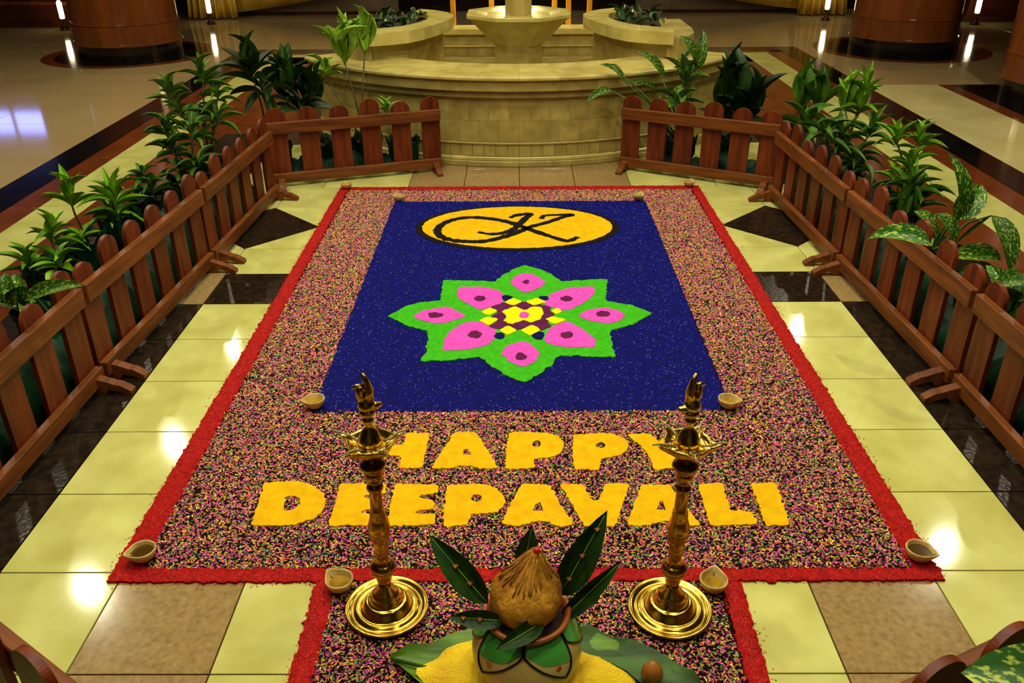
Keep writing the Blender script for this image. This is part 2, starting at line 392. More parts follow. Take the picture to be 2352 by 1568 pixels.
FLOWER={'green': [(0.025, 2.48), (0.112, 2.417), (0.177, 2.34), (0.214, 2.251), (0.344, 2.264), (0.482, 2.281), (0.441, 1.995), (0.564, 1.945), (0.671, 1.841), (0.558, 1.729), (0.431, 1.65), (0.428, 1.525), (0.432, 1.381), (0.282, 1.395), (0.162, 1.396), (0.137, 1.321), (0.087, 1.248), (0.02, 1.169), (-0.012, 1.167), (-0.068, 1.214), (-0.136, 1.298), (-0.193, 1.392), (-0.333, 1.362), (-0.473, 1.35), (-0.451, 1.439), (-0.456, 1.56), (-0.462, 1.658), (-0.562, 1.709), (-0.68, 1.823), (-0.615, 1.932), (-0.53, 1.988), (-0.428, 2.003), (-0.43, 2.147), (-0.436, 2.272), (-0.284, 2.267), (-0.143, 2.251), (-0.1, 2.343), (-0.04, 2.428)], 'pink': [[(0.013, 2.365), (0.065, 2.355), (0.14, 2.235), (0.098, 2.155), (0.018, 2.09), (-0.025, 2.156), (-0.065, 2.237), (-0.032, 2.319)], [(-0.341, 2.177), (-0.207, 2.176), (-0.126, 2.131), (-0.082, 2.054), (-0.106, 2.004), (-0.088, 1.979), (-0.16, 1.923), (-0.211, 1.884), (-0.306, 1.99), (-0.344, 2.048)], [(0.396, 2.178), (0.264, 2.162), (0.153, 2.085), (0.136, 2.002), (0.107, 1.961), (0.194, 1.88), (0.248, 1.88), (0.338, 1.983), (0.395, 2.083)], [(-0.553, 1.81), (-0.519, 1.879), (-0.382, 1.933), (-0.28, 1.823), (-0.328, 1.778), (-0.398, 1.733), (-0.473, 1.749)], [(0.279, 1.818), (0.345, 1.887), (0.422, 1.91), (0.501, 1.877), (0.526, 1.823), (0.487, 1.748), (0.425, 1.726), (0.341, 1.756)], [(-0.374, 1.448), (-0.377, 1.542), (-0.353, 1.653), (-0.292, 1.74), (-0.213, 1.761), (-0.172, 1.709), (-0.118, 1.651), (-0.135, 1.567), (-0.165, 1.499), (-0.265, 1.46)], [(0.351, 1.482), (0.352, 1.563), (0.301, 1.662), (0.228, 1.757), (0.166, 1.714), (0.124, 1.649), (0.101, 1.538), (0.163, 1.49), (0.263, 1.476)], [(-0.007, 1.541), (0.037, 1.525), (0.085, 1.419), (0.059, 1.343), (0.003, 1.288), (-0.051, 1.337), (-0.101, 1.42), (-0.077, 1.492)]], 'dot': [[(0.051, 2.236), (0.045, 2.213), (0.03, 2.201), (0.014, 2.205), (0.003, 2.224), (0.003, 2.249), (0.014, 2.268), (0.031, 2.272), (0.046, 2.259)], [(-0.186, 2.027), (-0.193, 2.001), (-0.212, 1.988), (-0.235, 1.993), (-0.251, 2.014), (-0.252, 2.041), (-0.238, 2.062), (-0.215, 2.066), (-0.194, 2.052)], [(0.274, 2.017), (0.264, 1.994), (0.243, 1.982), (0.219, 1.986), (0.205, 2.005), (0.206, 2.03), (0.223, 2.049), (0.247, 2.053), (0.267, 2.041)], [(-0.394, 1.828), (-0.403, 1.809), (-0.428, 1.799), (-0.458, 1.802), (-0.479, 1.819), (-0.481, 1.84), (-0.463, 1.856), (-0.433, 1.859), (-0.406, 1.848)], [(0.456, 1.833), (0.444, 1.811), (0.419, 1.8), (0.392, 1.804), (0.376, 1.822), (0.378, 1.845), (0.397, 1.863), (0.425, 1.867), (0.448, 1.855)], [(-0.195, 1.613), (-0.202, 1.586), (-0.222, 1.572), (-0.247, 1.578), (-0.263, 1.6), (-0.265, 1.628), (-0.25, 1.651), (-0.226, 1.656), (-0.204, 1.641)], [(0.249, 1.603), (0.24, 1.578), (0.22, 1.564), (0.198, 1.569), (0.185, 1.59), (0.187, 1.617), (0.202, 1.637), (0.224, 1.642), (0.242, 1.628)], [(0.021, 1.391), (0.014, 1.364), (-0.002, 1.35), (-0.021, 1.355), (-0.033, 1.377), (-0.033, 1.406), (-0.021, 1.428), (-0.002, 1.433), (0.015, 1.418)]], 'yel': [[(-0.092, 1.973), (-0.043, 2.027), (0.006, 1.98), (-0.043, 1.932)], [(0.02, 1.98), (0.08, 2.026), (0.132, 1.979), (0.064, 1.934)], [(-0.21, 1.862), (-0.163, 1.909), (-0.121, 1.869), (-0.168, 1.816)], [(0.148, 1.867), (0.188, 1.906), (0.21, 1.866), (0.178, 1.828)], [(-0.216, 1.763), (-0.174, 1.808), (-0.116, 1.777), (-0.165, 1.703)], [(0.115, 1.775), (0.16, 1.805), (0.222, 1.767), (0.166, 1.715)], [(-0.114, 1.659), (-0.066, 1.705), (-0.02, 1.651), (-0.075, 1.602)], [(-0.01, 1.651), (0.05, 1.713), (0.095, 1.658), (0.042, 1.594)], [(-0.104, 1.861), (-0.036, 1.924), (0.009, 1.884), (0.019, 1.868), (0.057, 1.923), (0.105, 1.907), (0.11, 1.836), (0.095, 1.775), (0.041, 1.731), (0.014, 1.768), (-0.052, 1.717), (-0.093, 1.754), (-0.073, 1.807)]], 'pur': [(-0.16, 1.92), (-0.095, 1.976), (0.016, 1.983), (0.086, 1.958), (0.157, 1.917), (0.142, 1.87), (0.171, 1.831), (0.136, 1.793), (0.127, 1.748), (0.152, 1.703), (0.098, 1.653), (0.007, 1.669), (-0.098, 1.655), (-0.168, 1.699), (-0.119, 1.758), (-0.154, 1.811), (-0.121, 1.857)], 'blue': [[(-0.043, 2.028), (-0.05, 2.002), (-0.069, 1.989), (-0.09, 1.994), (-0.104, 2.015), (-0.105, 2.042), (-0.091, 2.063), (-0.07, 2.068), (-0.051, 2.054)], [(0.144, 2.021), (0.136, 1.998), (0.119, 1.986), (0.101, 1.99), (0.089, 2.009), (0.089, 2.034), (0.102, 2.053), (0.122, 2.058), (0.138, 2.045)], [(-0.083, 1.596), (-0.089, 1.573), (-0.105, 1.561), (-0.123, 1.566), (-0.135, 1.585), (-0.136, 1.609), (-0.124, 1.628), (-0.106, 1.633), (-0.09, 1.62)], [(0.109, 1.599), (0.101, 1.57), (0.083, 1.554), (0.062, 1.56), (0.049, 1.584), (0.05, 1.615), (0.064, 1.64), (0.085, 1.645), (0.103, 1.629)]], 'ctr': [(0.038, 1.818), (0.032, 1.791), (0.016, 1.777), (-0.002, 1.782), (-0.014, 1.804), (-0.014, 1.833), (-0.002, 1.856), (0.017, 1.861), (0.033, 1.846)], 's1': [(0.358, 2.924), (0.305, 2.863), (0.264, 2.868), (0.16, 2.961), (0.053, 3.069), (-0.041, 3.169), (-0.155, 3.247), (-0.305, 3.292), (-0.418, 3.263), (-0.499, 3.175), (-0.529, 3.053), (-0.499, 2.946), (-0.419, 2.876), (-0.303, 2.852), (-0.213, 2.862), (-0.107, 2.929), (0.002, 3.034), (0.062, 3.106), (0.176, 3.191), (0.276, 3.284), (0.349, 3.336), (0.243, 3.332), (0.163, 3.32), (0.139, 3.26)], 's2': [(-0.067, 3.279), (-0.023, 3.33), (0.066, 3.353), (0.034, 3.27), (-0.006, 3.156), (-0.041, 3.071), (-0.108, 3.0), (-0.191, 2.982), (-0.268, 3.018)]}
PLANTS=[('spotted dumb cane at the near end of the left fence, partly out of frame', 'dieff', (-2.2, 1.45), [((-2.268, 1.45, 0.26), 4, 0.2, 0.08, 10, 50)], [((-2.248, 1.45, 0.26), (-2.415, 1.5, 0.259), 0.07), ((-1.826, 0.769, 0.6), (-1.645, 0.859, 0.62), 0.06), ((-2.305, 1.4, 0.284), (-2.312, 1.45, 0.422), 0.1), ((-2.216, 1.4, 0.283), (-2.21, 1.35, 0.177), 0.06)]), ('bushy light green plant behind the left fence, nearest of its narrow-leaved plants', 'leaf_bright', (-2.448, 2.0), [((-2.395, 2.0, 0.378), 9, 0.17, 0.036, 5, 75), ((-2.53, 1.97, 0.26), 8, 0.15, 0.034, 0, 60), ((-2.355, 1.95, 0.267), 8, 0.16, 0.04, -20, 50), ((-2.512, 2.0, 0.149), 7, 0.15, 0.035, -10, 30)], []), ('single-stemmed bright green plant with a star of leaves, tallest at the near left fence', 'leaf_bright', (-2.456, 2.4), [((-2.463, 2.4, 0.452), 8, 0.19, 0.042, 15, 75), ((-2.448, 2.38, 0.233), 6, 0.16, 0.036, 0, 40)], []), ('bright green rosette plant behind the middle of the left fence', 'leaf_bright', (-2.417, 2.8), [((-2.418, 2.8, 0.32), 11, 0.2, 0.04, 5, 70), ((-2.416, 2.78, 0.218), 9, 0.2, 0.035, -15, 30)], []), ('small dark leafy plant low behind the left fence, next to the bright rosette plant', 'leaf_mid', (-2.362, 3.15), [((-2.331, 3.15, 0.275), 9, 0.16, 0.035, -10, 50), ((-2.394, 3.2, 0.331), 7, 0.14, 0.03, 0, 50)], []), ('dense drooping narrow-leaved plant behind the far half of the left fence', 'leaf_mid', (-2.239, 3.5), [((-2.302, 3.5, 0.431), 9, 0.2, 0.036, -10, 50), ((-2.153, 3.5, 0.531), 8, 0.21, 0.036, -20, 45), ((-2.328, 3.52, 0.556), 8, 0.17, 0.03, 0, 50), ((-2.125, 3.45, 0.356), 8, 0.17, 0.034, -30, 30), ((-2.287, 3.48, 0.319), 7, 0.16, 0.03, -30, 20)], []), ('tall narrow-leaved plant rising highest at the far end of the left fence', 'leaf_mid', (-2.218, 3.9), [((-2.162, 3.9, 0.817), 10, 0.19, 0.036, 0, 65), ((-2.412, 3.9, 0.711), 8, 0.17, 0.036, 5, 60), ((-2.07, 3.88, 0.704), 8, 0.18, 0.036, -20, 40), ((-2.356, 3.88, 0.588), 8, 0.16, 0.034, -20, 50), ((-2.223, 3.9, 0.642), 7, 0.18, 0.05, -80, -40), ((-2.087, 3.85, 0.548), 8, 0.2, 0.036, -30, 40)], []), ('dark strap-leaved plant at the left back corner of the fence', 'leaf_dark', (-1.85, 4.3), [((-1.942, 4.3, 0.772), 9, 0.3, 0.07, 0, 80), ((-1.903, 4.35, 0.654), 6, 0.3, 0.08, -50, 30)], []), ('large dark broad-leaved plant behind the left back fence panel', 'leaf_dark', (-1.5, 4.45), [((-1.774, 4.55, 0.532), 8, 0.42, 0.095, 55, 85), ((-1.603, 4.58, 0.475), 7, 0.36, 0.1, 45, 85), ((-1.671, 4.5, 0.46), 8, 0.3, 0.08, -10, 45)], []), ('pale green tall cane plant beside the left rim of the fountain', 'leaf_pale', (-1.2, 4.55), [((-1.351, 4.75, 0.784), 11, 0.36, 0.075, 38, 85), ((-1.188, 4.78, 0.853), 6, 0.34, 0.07, 45, 85), ((-1.513, 4.75, 0.688), 6, 0.2, 0.05, 0, 50)], []), ('small sprig with three pale leaves above the left back fence panel', 'leaf_pale', (-0.9, 4.48), [((-1.025, 4.62, 0.413), 5, 0.17, 0.05, 30, 80)], []), ('variegated dumb cane leaning over the right rim of the fountain', 'dieff', (1.25, 4.5), [((1.271, 4.6, 0.635), 6, 0.25, 0.09, 20, 80), ((1.225, 4.55, 0.483), 7, 0.22, 0.08, -10, 40)], [((1.343, 4.6, 0.747), (1.203, 4.62, 0.958), 0.09), ((1.087, 4.6, 0.652), (0.891, 4.62, 0.847), 0.08), ((0.784, 4.5, 0.657), (0.596, 4.5, 0.775), 0.05), ((0.673, 4.5, 0.774), (0.771, 4.45, 0.667), 0.05), ((1.036, 4.55, 0.566), (0.798, 4.5, 0.641), 0.05), ((0.693, 4.45, 0.594), (0.494, 4.4, 0.51), 0.065), ((1.346, 4.6, 0.715), (1.38, 4.65, 0.996), 0.09), ((1.19, 4.5, 0.412), (1.175, 4.42, 0.348), 0.06)]), ('dark broad-leaved plant behind the right back fence panel', 'leaf_dark', (1.65, 4.45), [((1.569, 4.5, 0.443), 7, 0.46, 0.13, 60, 88), ((1.744, 4.4, 0.432), 8, 0.38, 0.11, 45, 85), ((1.639, 4.42, 0.395), 8, 0.3, 0.09, -5, 45)], []), ('upright mid green paddle-leaved plant at the right back corner of the fence', 'leaf_mid', (1.95, 4.1), [((2.017, 4.1, 0.56), 5, 0.34, 0.09, 60, 88), ((2.135, 4.1, 0.56), 6, 0.33, 0.085, 35, 85), ((2.032, 4.0, 0.43), 7, 0.26, 0.08, -20, 45)], []), ('slender light green plant rising highest behind the right fence', 'leaf_bright', (2.301, 3.85), [((2.341, 3.85, 0.715), 6, 0.2, 0.036, 15, 75), ((2.336, 3.85, 0.584), 8, 0.22, 0.045, 0, 60), ((2.226, 3.85, 0.614), 6, 0.26, 0.06, 50, 85)], []), ('dense dark tangle of narrow leaves behind the far half of the right fence', 'leaf_mid', (2.166, 3.5), [((2.104, 3.5, 0.466), 10, 0.2, 0.036, -20, 60), ((2.228, 3.5, 0.334), 10, 0.2, 0.034, -30, 50), ((1.995, 3.5, 0.523), 9, 0.2, 0.045, -20, 50), ((2.314, 3.55, 0.509), 9, 0.2, 0.036, -10, 60), ((2.189, 3.45, 0.216), 9, 0.18, 0.034, -30, 30)], []), ('loose feathery light green plant behind the middle of the right fence', 'leaf_bright', (2.342, 3.05), [((2.272, 3.05, 0.581), 8, 0.17, 0.03, 5, 70), ((2.407, 3.05, 0.586), 7, 0.16, 0.034, 5, 60), ((2.381, 3.02, 0.442), 8, 0.19, 0.026, -10, 50), ((2.308, 3.02, 0.348), 8, 0.16, 0.026, -20, 40)], []), ('green strap-leaved plant next to the large spotted dumb cane', 'leaf_mid', (2.217, 2.6), [((2.197, 2.6, 0.259), 5, 0.28, 0.07, 55, 88), ((2.246, 2.6, 0.324), 7, 0.24, 0.04, 0, 45), ((2.208, 2.62, 0.42), 6, 0.2, 0.03, 10, 60)], []), ('large spotted dumb cane drooping over the middle of the right fence', 'dieff', (2.2, 2.2), [], [((2.285, 2.2, 0.376), (2.189, 2.25, 0.717), 0.1), ((2.285, 2.2, 0.376), (2.431, 2.3, 0.532), 0.14), ((1.625, 1.115, 0.66), (1.442, 1.293, 0.62), 0.09), ((2.498, 2.25, 0.381), (2.583, 2.1, 0.119), 0.11), ((2.245, 2.1, 0.208), (2.556, 2.15, 0.161), 0.1), ((2.276, 2.05, 0.125), (2.503, 2.1, 0.137), 0.06), ((2.174, 2.2, 0.412), (2.281, 2.15, 0.249), 0.09), ((2.317, 2.2, 0.241), (2.498, 2.25, 0.381), 0.02), ((2.058, 2.2, 0.425), (2.178, 2.15, 0.298), 0.07)]), ('spotted dumb cane at the right edge, nearer than the large one', 'dieff', (2.15, 1.55), [((2.312, 1.6, 0.19), 5, 0.24, 0.09, -10, 60)], [((2.342, 1.6, 0.302), (2.181, 1.55, 0.281), 0.1), ((2.351, 1.55, 0.191), (2.188, 1.5, 0.08), 0.06)])]
MANGO=[((-0.105, -0.4, 0.265), (-0.259, -0.31, 0.419), 0.075), ((-0.009, -0.3, 0.3), (0.013, -0.29, 0.43), 0.06), ((0.086, -0.36, 0.255), (0.208, -0.3, 0.49), 0.085), ((0.085, -0.4, 0.201), (0.247, -0.33, 0.342), 0.05), ((-0.059, -0.46, 0.264), (-0.2, -0.45, 0.268), 0.05), ((0.041, -0.47, 0.274), (-0.081, -0.55, 0.259), 0.05)]


# ------------------------------------------------------------------ rangoli on the floor
rang = empty('rangoli', (0, 1.7, 0))
tag(rang, 'large coloured rice floor pattern with a blue panel, flower and yellow greeting', 'rangoli')
def rpart(name, polys, mt, z0, z1, parent=rang, step=.012, amp=.0025, sm=1, label=None, hole=None):
    mb = MB()
    for p in polys:
        mb.prism(ragged(p, step, amp, sm), z0, z1, ragged(hole, step, amp * .7, 0) if hole else None)
    off = rang.location
    mb.v = [(x, y - 1.7, z) for x, y, z in mb.v]
    o = mb.build(name, M[mt], parent)
    if label: o['label'] = label
    return o
RX, RY0, RY1 = 1.245, .0, 3.9          # inner field
bed = MB(); bed.box((-1.28, -.03 - 1.7, .0008), (1.28, 3.93 - 1.7, .004)); bed.box((-.63, -.92 - 1.7, .0008), (.63, -.03 - 1.7, .004))
bed.build('gap_shade_bed', M['bed'], rang)  # dark underlay stands in for shade in the gaps between grains
# red border: ring plus the two arms of the stem
ring_out = [(-1.32, -.05), (-1.315, 1.9), (-1.312, 3.975), (1.305, 3.975), (1.31, 1.9), (1.312, -.05)]
ring_in = [(-1.232, .01), (-1.24, 1.9), (-1.25, 3.9), (1.25, 3.9), (1.238, 1.9), (1.23, .0)]
mb = MB(); mb.prism(ragged(ring_out, .011, .0032, 0), .0006, .0088, ragged(ring_in, .012, .0035, 0))
for p in ([(-.66, -.052), (-.595, -.052), (-.588, -.9), (-.65, -.9)], [(.61, -.055), (.672, -.055), (.648, -.9), (.588, -.9)]):
    mb.prism(ragged(p, .011, .0032, 0), .0006, .0086)
mb.v = [(x, y - 1.7, z) for x, y, z in mb.v]
rb = mb.build('red_border', M['red'], rang); rb['label'] = 'bright red powder border'
BL = [(-.882, .93), (-.876, 3.64), (.876, 3.635), (.86, .935)]
bp = rpart('blue_panel', [BL], 'navy', .004, .0085, step=.012, amp=.003, label='dark blue rice panel')

def ring_pts(cx, cy, rx, ry, n=72): return [(cx + rx * math.cos(2 * math.pi * i / n), cy + ry * math.sin(2 * math.pi * i / n)) for i in range(n)]
em = rpart('emblem_outline', [ring_pts(-.02, 3.118, .655, .412)], 'ink', .006, .0115, amp=.002, label='black outline of the oval emblem')
rpart('emblem_disc', [ring_pts(-.02, 3.126, .612, .382)], 'yellow', .006, .0128, parent=em, amp=.0018, label='golden yellow oval disc')
def stroke(path, hw):
    P = np.array(path); out = []
    for i in range(len(P) - 1):                       # Catmull-Rom through the path
        p0, p1, p2, p3 = P[max(i - 1, 0)], P[i], P[i + 1], P[min(i + 2, len(P) - 1)]
        for t in np.linspace(0, 1, 9)[:-1]:
            out.append(.5 * ((2 * p1) + (p2 - p0) * t + (2 * p0 - 5 * p1 + 4 * p2 - p3) * t * t + (3 * p1 - p0 - 3 * p2 + p3) * t ** 3))
    out.append(P[-1]); out = np.array(out)
    d = np.gradient(out, axis=0); d /= np.linalg.norm(d, axis=1)[:, None] + 1e-9
    nrm = np.c_[-d[:, 1], d[:, 0]]
    k = np.linspace(0, 1, len(out)); wv = hw * (.62 + .38 * np.sin(np.clip(k * 1.06 + .02, 0, 1) * math.pi) ** .6)[:, None]
    wv = wv * (1 + .12 * rng.normal(size=wv.shape))
    return out + nrm * wv, out - nrm * wv
mb = MB()
for s, hw, zz in ((FLOWER['s1'], .026, .0150), (FLOWER['s2'], .024, .0153)):
    Lp, Rp = stroke(s, hw); n = len(Lp)
    v = [(a, b - 1.7, zz) for a, b in Lp] + [(a, b - 1.7, zz) for a, b in Rp] + [(a, b - 1.7, .011) for a, b in Lp] + [(a, b - 1.7, .011) for a, b in Rp]
    f = []
    for i in range(n - 1):
        f += [(i, i + 1, n + i + 1, n + i), (i, 2 * n + i, 2 * n + i + 1, i + 1), (n + i, n + i + 1, 3 * n + i + 1, 3 * n + i)]
    mb.add(v, f)
mono = mb.build('monogram', M['ink'], em); mono['label'] = 'black curled monogram on the yellow disc'

fl = rpart('flower', [FLOWER['green']], 'green', .006, .0125, step=.014, amp=.0035, label='green eight-pointed flower outline')
for p, d in zip(FLOWER['pink'], FLOWER['dot']):
    rpart('petal', [p], 'pink', .006, .0142, parent=fl, step=.014, amp=.0022, sm=2)
    rpart('petal_spot', [d], 'plum', .006, .0155, parent=fl, step=.012, amp=.0035)
rpart('plum_centre', [FLOWER['pur']], 'plum', .006, .0152, parent=fl, amp=.002)
for p in FLOWER['yel']: rpart('yellow_square', [p], 'lemon', .006, .0168, parent=fl, amp=.0018)
for p in FLOWER['blue']: rpart('blue_spot', [p], 'navy', .006, .0160, parent=fl, amp=.003)
rpart('pink_centre', [FLOWER['ctr']], 'pink', .006, .0184, parent=fl, amp=.002)
for ch, out, hole in LETTERS:
    o = rpart('letter', [out], 'yellow', .002, .0112, step=.009, amp=.0022, sm=2, hole=hole)
    o['label'] = 'yellow rice letter ' + ch

def in_poly(x, y, poly):
    P = np.array(poly); c = np.zeros(len(x), bool)
    for i in range(len(P)):
        (x1, y1), (x2, y2) = P[i - 1], P[i]
        if y1 == y2: continue
        c ^= ((y1 > y) != (y2 > y)) & (x < (x2 - x1) * (y - y1) / (y2 - y1) + x1)
    return c

def grains(name, x, y, z, ln, wd, ht, cols, mt, tilt=.35):
    n = len(x)
    a = rng.uniform(0, 2 * math.pi, n); l = ln * rng.uniform(.7, 1.3, n) / 2; w = wd * rng.uniform(.7, 1.3, n) / 2; h = ht * rng.uniform(.7, 1.3, n)
    ca, sa = np.cos(a), np.sin(a); tl = rng.normal(0, tilt, n)
    V = np.zeros((n, 5, 3))
    bend = w * rng.normal(0, .6, n)
    loc = [(-l, bend, -l * tl), (np.zeros(n), -w, np.zeros(n)), (l, bend, l * tl), (np.zeros(n), w, np.zeros(n)), (np.zeros(n), np.zeros(n), h)]
    for k, (u, v_, zz) in enumerate(loc):
        V[:, k, 0] = x + u * ca - v_ * sa; V[:, k, 1] = y + u * sa + v_ * ca - 1.7; V[:, k, 2] = z + zz
    F = np.array([(0, 1, 4), (1, 2, 4), (2, 3, 4), (3, 0, 4)])[None] + (np.arange(n) * 5)[:, None, None]
    me = bpy.data.meshes.new(name)
    me.vertices.add(n * 5); me.vertices.foreach_set('co', V.ravel())
    me.loops.add(n * 12); me.loops.foreach_set('vertex_index', F.ravel().astype(np.int32))
    me.polygons.add(n * 4); me.polygons.foreach_set('loop_start', np.arange(0, n * 12, 3).astype(np.int32))
    me.polygons.foreach_set('use_smooth', np.ones(n * 4, bool))
    me.update(calc_edges=True)
    at = me.color_attributes.new('dye', 'FLOAT_COLOR', 'POINT')
    at.data.foreach_set('color', np.repeat(np.c_[cols, np.ones(n)], 5, axis=0).ravel())
    me.materials.append(mt)
    o = place(name, me, rang); o['kind'] = 'stuff'
    return o
PAL = np.array([lin(c)[:3] for c in ((236, 96, 168), (226, 70, 140), (240, 150, 44), (236, 130, 70), (240, 208, 60), (226, 214, 96), (84, 168, 84), (110, 150, 60), (122, 40, 130), (210, 90, 90), (60, 24, 60), (228, 150, 110))])
PW = np.array([.17, .13, .11, .07, .1, .06, .1, .07, .08, .04, .08, .02]); PW /= PW.sum()
NG = 270000
x = rng.uniform(-1.27, 1.27, NG); y = rng.uniform(-.9, 3.92, NG)
keep = ((y > .008) & (np.abs(x) < 1.238 + .003 * np.sin(y * 90)) & (y < 3.9)) | ((y < -.052) & (np.abs(x) < .596))
blue_in = (np.abs(x) < .872) & (y > .94) & (y < 3.63)
keep &= ~blue_in
for ch, out, hole in LETTERS:
    ins = in_poly(x, y, out)
    if hole: ins &= ~in_poly(x, y, hole)
    keep &= ~ins
# top the front of the field up, where single grains can be told apart
x, y = x[keep], y[keep]
n = len(x)
ci = rng.choice(len(PAL), n, p=PW)
cols = PAL[ci] * rng.uniform(.38, 1.1, n)[:, None]
grains('mixed_grains', x, y,   .0032 + rng.uniform(0, .0045, n), .0122, .0056, .0034, cols, M['grain'])['label'] = 'pink, orange, yellow, green and purple dyed grains'
NB = 130000
x = rng.uniform(-.872, .866, NB); y = rng.uniform(.937, 3.633, NB)
keep = ~in_poly(x, y, FLOWER['green']) & (((x + .02) / .65) ** 2 + ((y - 3.118) / .408) ** 2 > 1)
x, y = x[keep], y[keep]; n = len(x)
bc = np.array([lin(c)[:3] for c in ((4, 8, 132), (2, 4, 92), (8, 15, 152), (96, 112, 220))])
cols = bc[rng.choice(4, n, p=[.4, .35, .2, .05])]
grains('blue_grains', x, y, .0075 + rng.uniform(0, .002, n), .0095, .0026, .0018, cols, M['blue_grain'], .25)['label'] = 'blue dyed rice grains'
# loose red rice along the border
NR = 26000
t = rng.uniform(0, 1, NR); side = rng.choice(6, NR, p=[.29, .29, .12, .16, .07, .07]); jit = rng.normal(0, .5, NR)
x = np.select([side == 0, side == 1, side == 2, side == 3, side == 4, side == 5], [-1.281 + jit * .045, 1.275 + jit * .045, -1.3 + 2.6 * t, -1.3 + 2.6 * t, -.625 + jit * .036, .632 + jit * .036])
y = np.select([side == 0, side == 1, side == 2, side == 3, side == 4, side == 5], [-.04 + 4.0 * t, -.04 + 4.0 * t, 3.94 + jit * .035, -.022 + jit * .032, -.05 - .84 * t, -.05 - .84 * t])
n = NR
rc = np.array([lin(c)[:3] for c in ((184, 22, 14), (146, 10, 8), (204, 52, 40))]); cols = rc[rng.choice(3, n, p=[.5, .4, .1])]
onb = in_poly(x, y, ring_out) | (np.abs(np.abs(x) - .63) < .03)
grains('red_grains', x, y, np.where(onb, .0082, .0012), .009, .0028, .0018, cols, M['grain'], .25)['label'] = 'loose red dyed rice'

# ------------------------------------------------------------------ clay oil lamps
def clay_lamp(x, y, ang, label, full=False, sc=1.0):
    root = empty('clay_lamp', (x, y, .012), ang)
    tag(root, label, 'oil lamp', 'clay oil lamps on the rangoli')
    R = .042 * sc; n = 36
    def rf(a, lip):
        d = abs((a + math.pi) % (2 * math.pi) - math.pi)
        return 1 + (.36 * max(0, 1 - d / .7) ** 1.4 if lip else 0)
    prof = [(.5, 0, 0), (.8, .011, .15), (.98, .026, .7), (1.04, .038, 1), (1.02, .042, 1), (.94, .042, 1), (.89, .038, 1), (.8, .026, .75), (.6, .013, .2), (.02, .010, 0)]
    v = []; f = []
    for r, z, lp in prof:
        for i in range(n):
            a = 2 * math.pi * i / n
            k = r * (1 + (rf(a, 1) - 1) * lp)
            v.append((R * k * math.cos(a), R * k * math.sin(a), z * sc + (.004 * sc * max(0, rf(a, 1) - 1) / .36 if lp > .6 else 0)))
    for j in range(len(prof) - 1):
        for i in range(n):
            k = (i + 1) % n; f.append((j * n + i, j * n + k, (j + 1) * n + k, (j + 1) * n + i))
    f.append(tuple(range(n - 1, -1, -1)))
    part('bowl', v, f, M['clay'], root, True)
    zz = .029 * sc if full else .024 * sc
    k = .83 if full else .79
    part('oil', [(R * k * (1 + (rf(2 * math.pi * i / n, 1) - 1) * .5) * math.cos(2 * math.pi * i / n), R * k * (1 + (rf(2 * math.pi * i / n, 1) - 1) * .5) * math.sin(2 * math.pi * i / n), zz) for i in range(n)], [tuple(range(n))], M['oil' if full else 'ghee'], root)
    MB().tube([(R * .75, 0, zz), (R * 1.0, .002, zz + .008), (R * 1.36, 0, .044 * sc)], .0026 * sc, 6).build('wick', M['wick'], root, True)
    return root
D = math.radians
clay_lamp(-1.236, .05, D(215), 'pale clay oil lamp at the front left corner of the red border', True, 1.0)
clay_lamp(1.262, .045, D(-40), 'pale clay oil lamp at the front right corner of the red border', True, 1.0)
clay_lamp(-.575, -.085, D(140), 'pale clay oil lamp just left of the left brass lamp base')
clay_lamp(.575, -.09, D(75), 'pale clay oil lamp just right of the right brass lamp base')
clay_lamp(-.872, .965, D(200), 'pale clay oil lamp at the near left corner of the blue panel')
clay_lamp(.853, .955, D(-25), 'pale clay oil lamp at the near right corner of the blue panel')
clay_lamp(-.845, 3.65, D(120), 'small clay oil lamp at the far left corner of the blue panel', False, .95)
clay_lamp(.828, 3.65, D(60), 'small clay oil lamp at the far right corner of the blue panel', False, .95)
clay_lamp(-1.262, 3.935, D(120), 'small clay oil lamp at the far left corner of the red border', False, .95)
clay_lamp(1.234, 3.95, D(60), 'small clay oil lamp at the far right corner of the red border', False, .95)

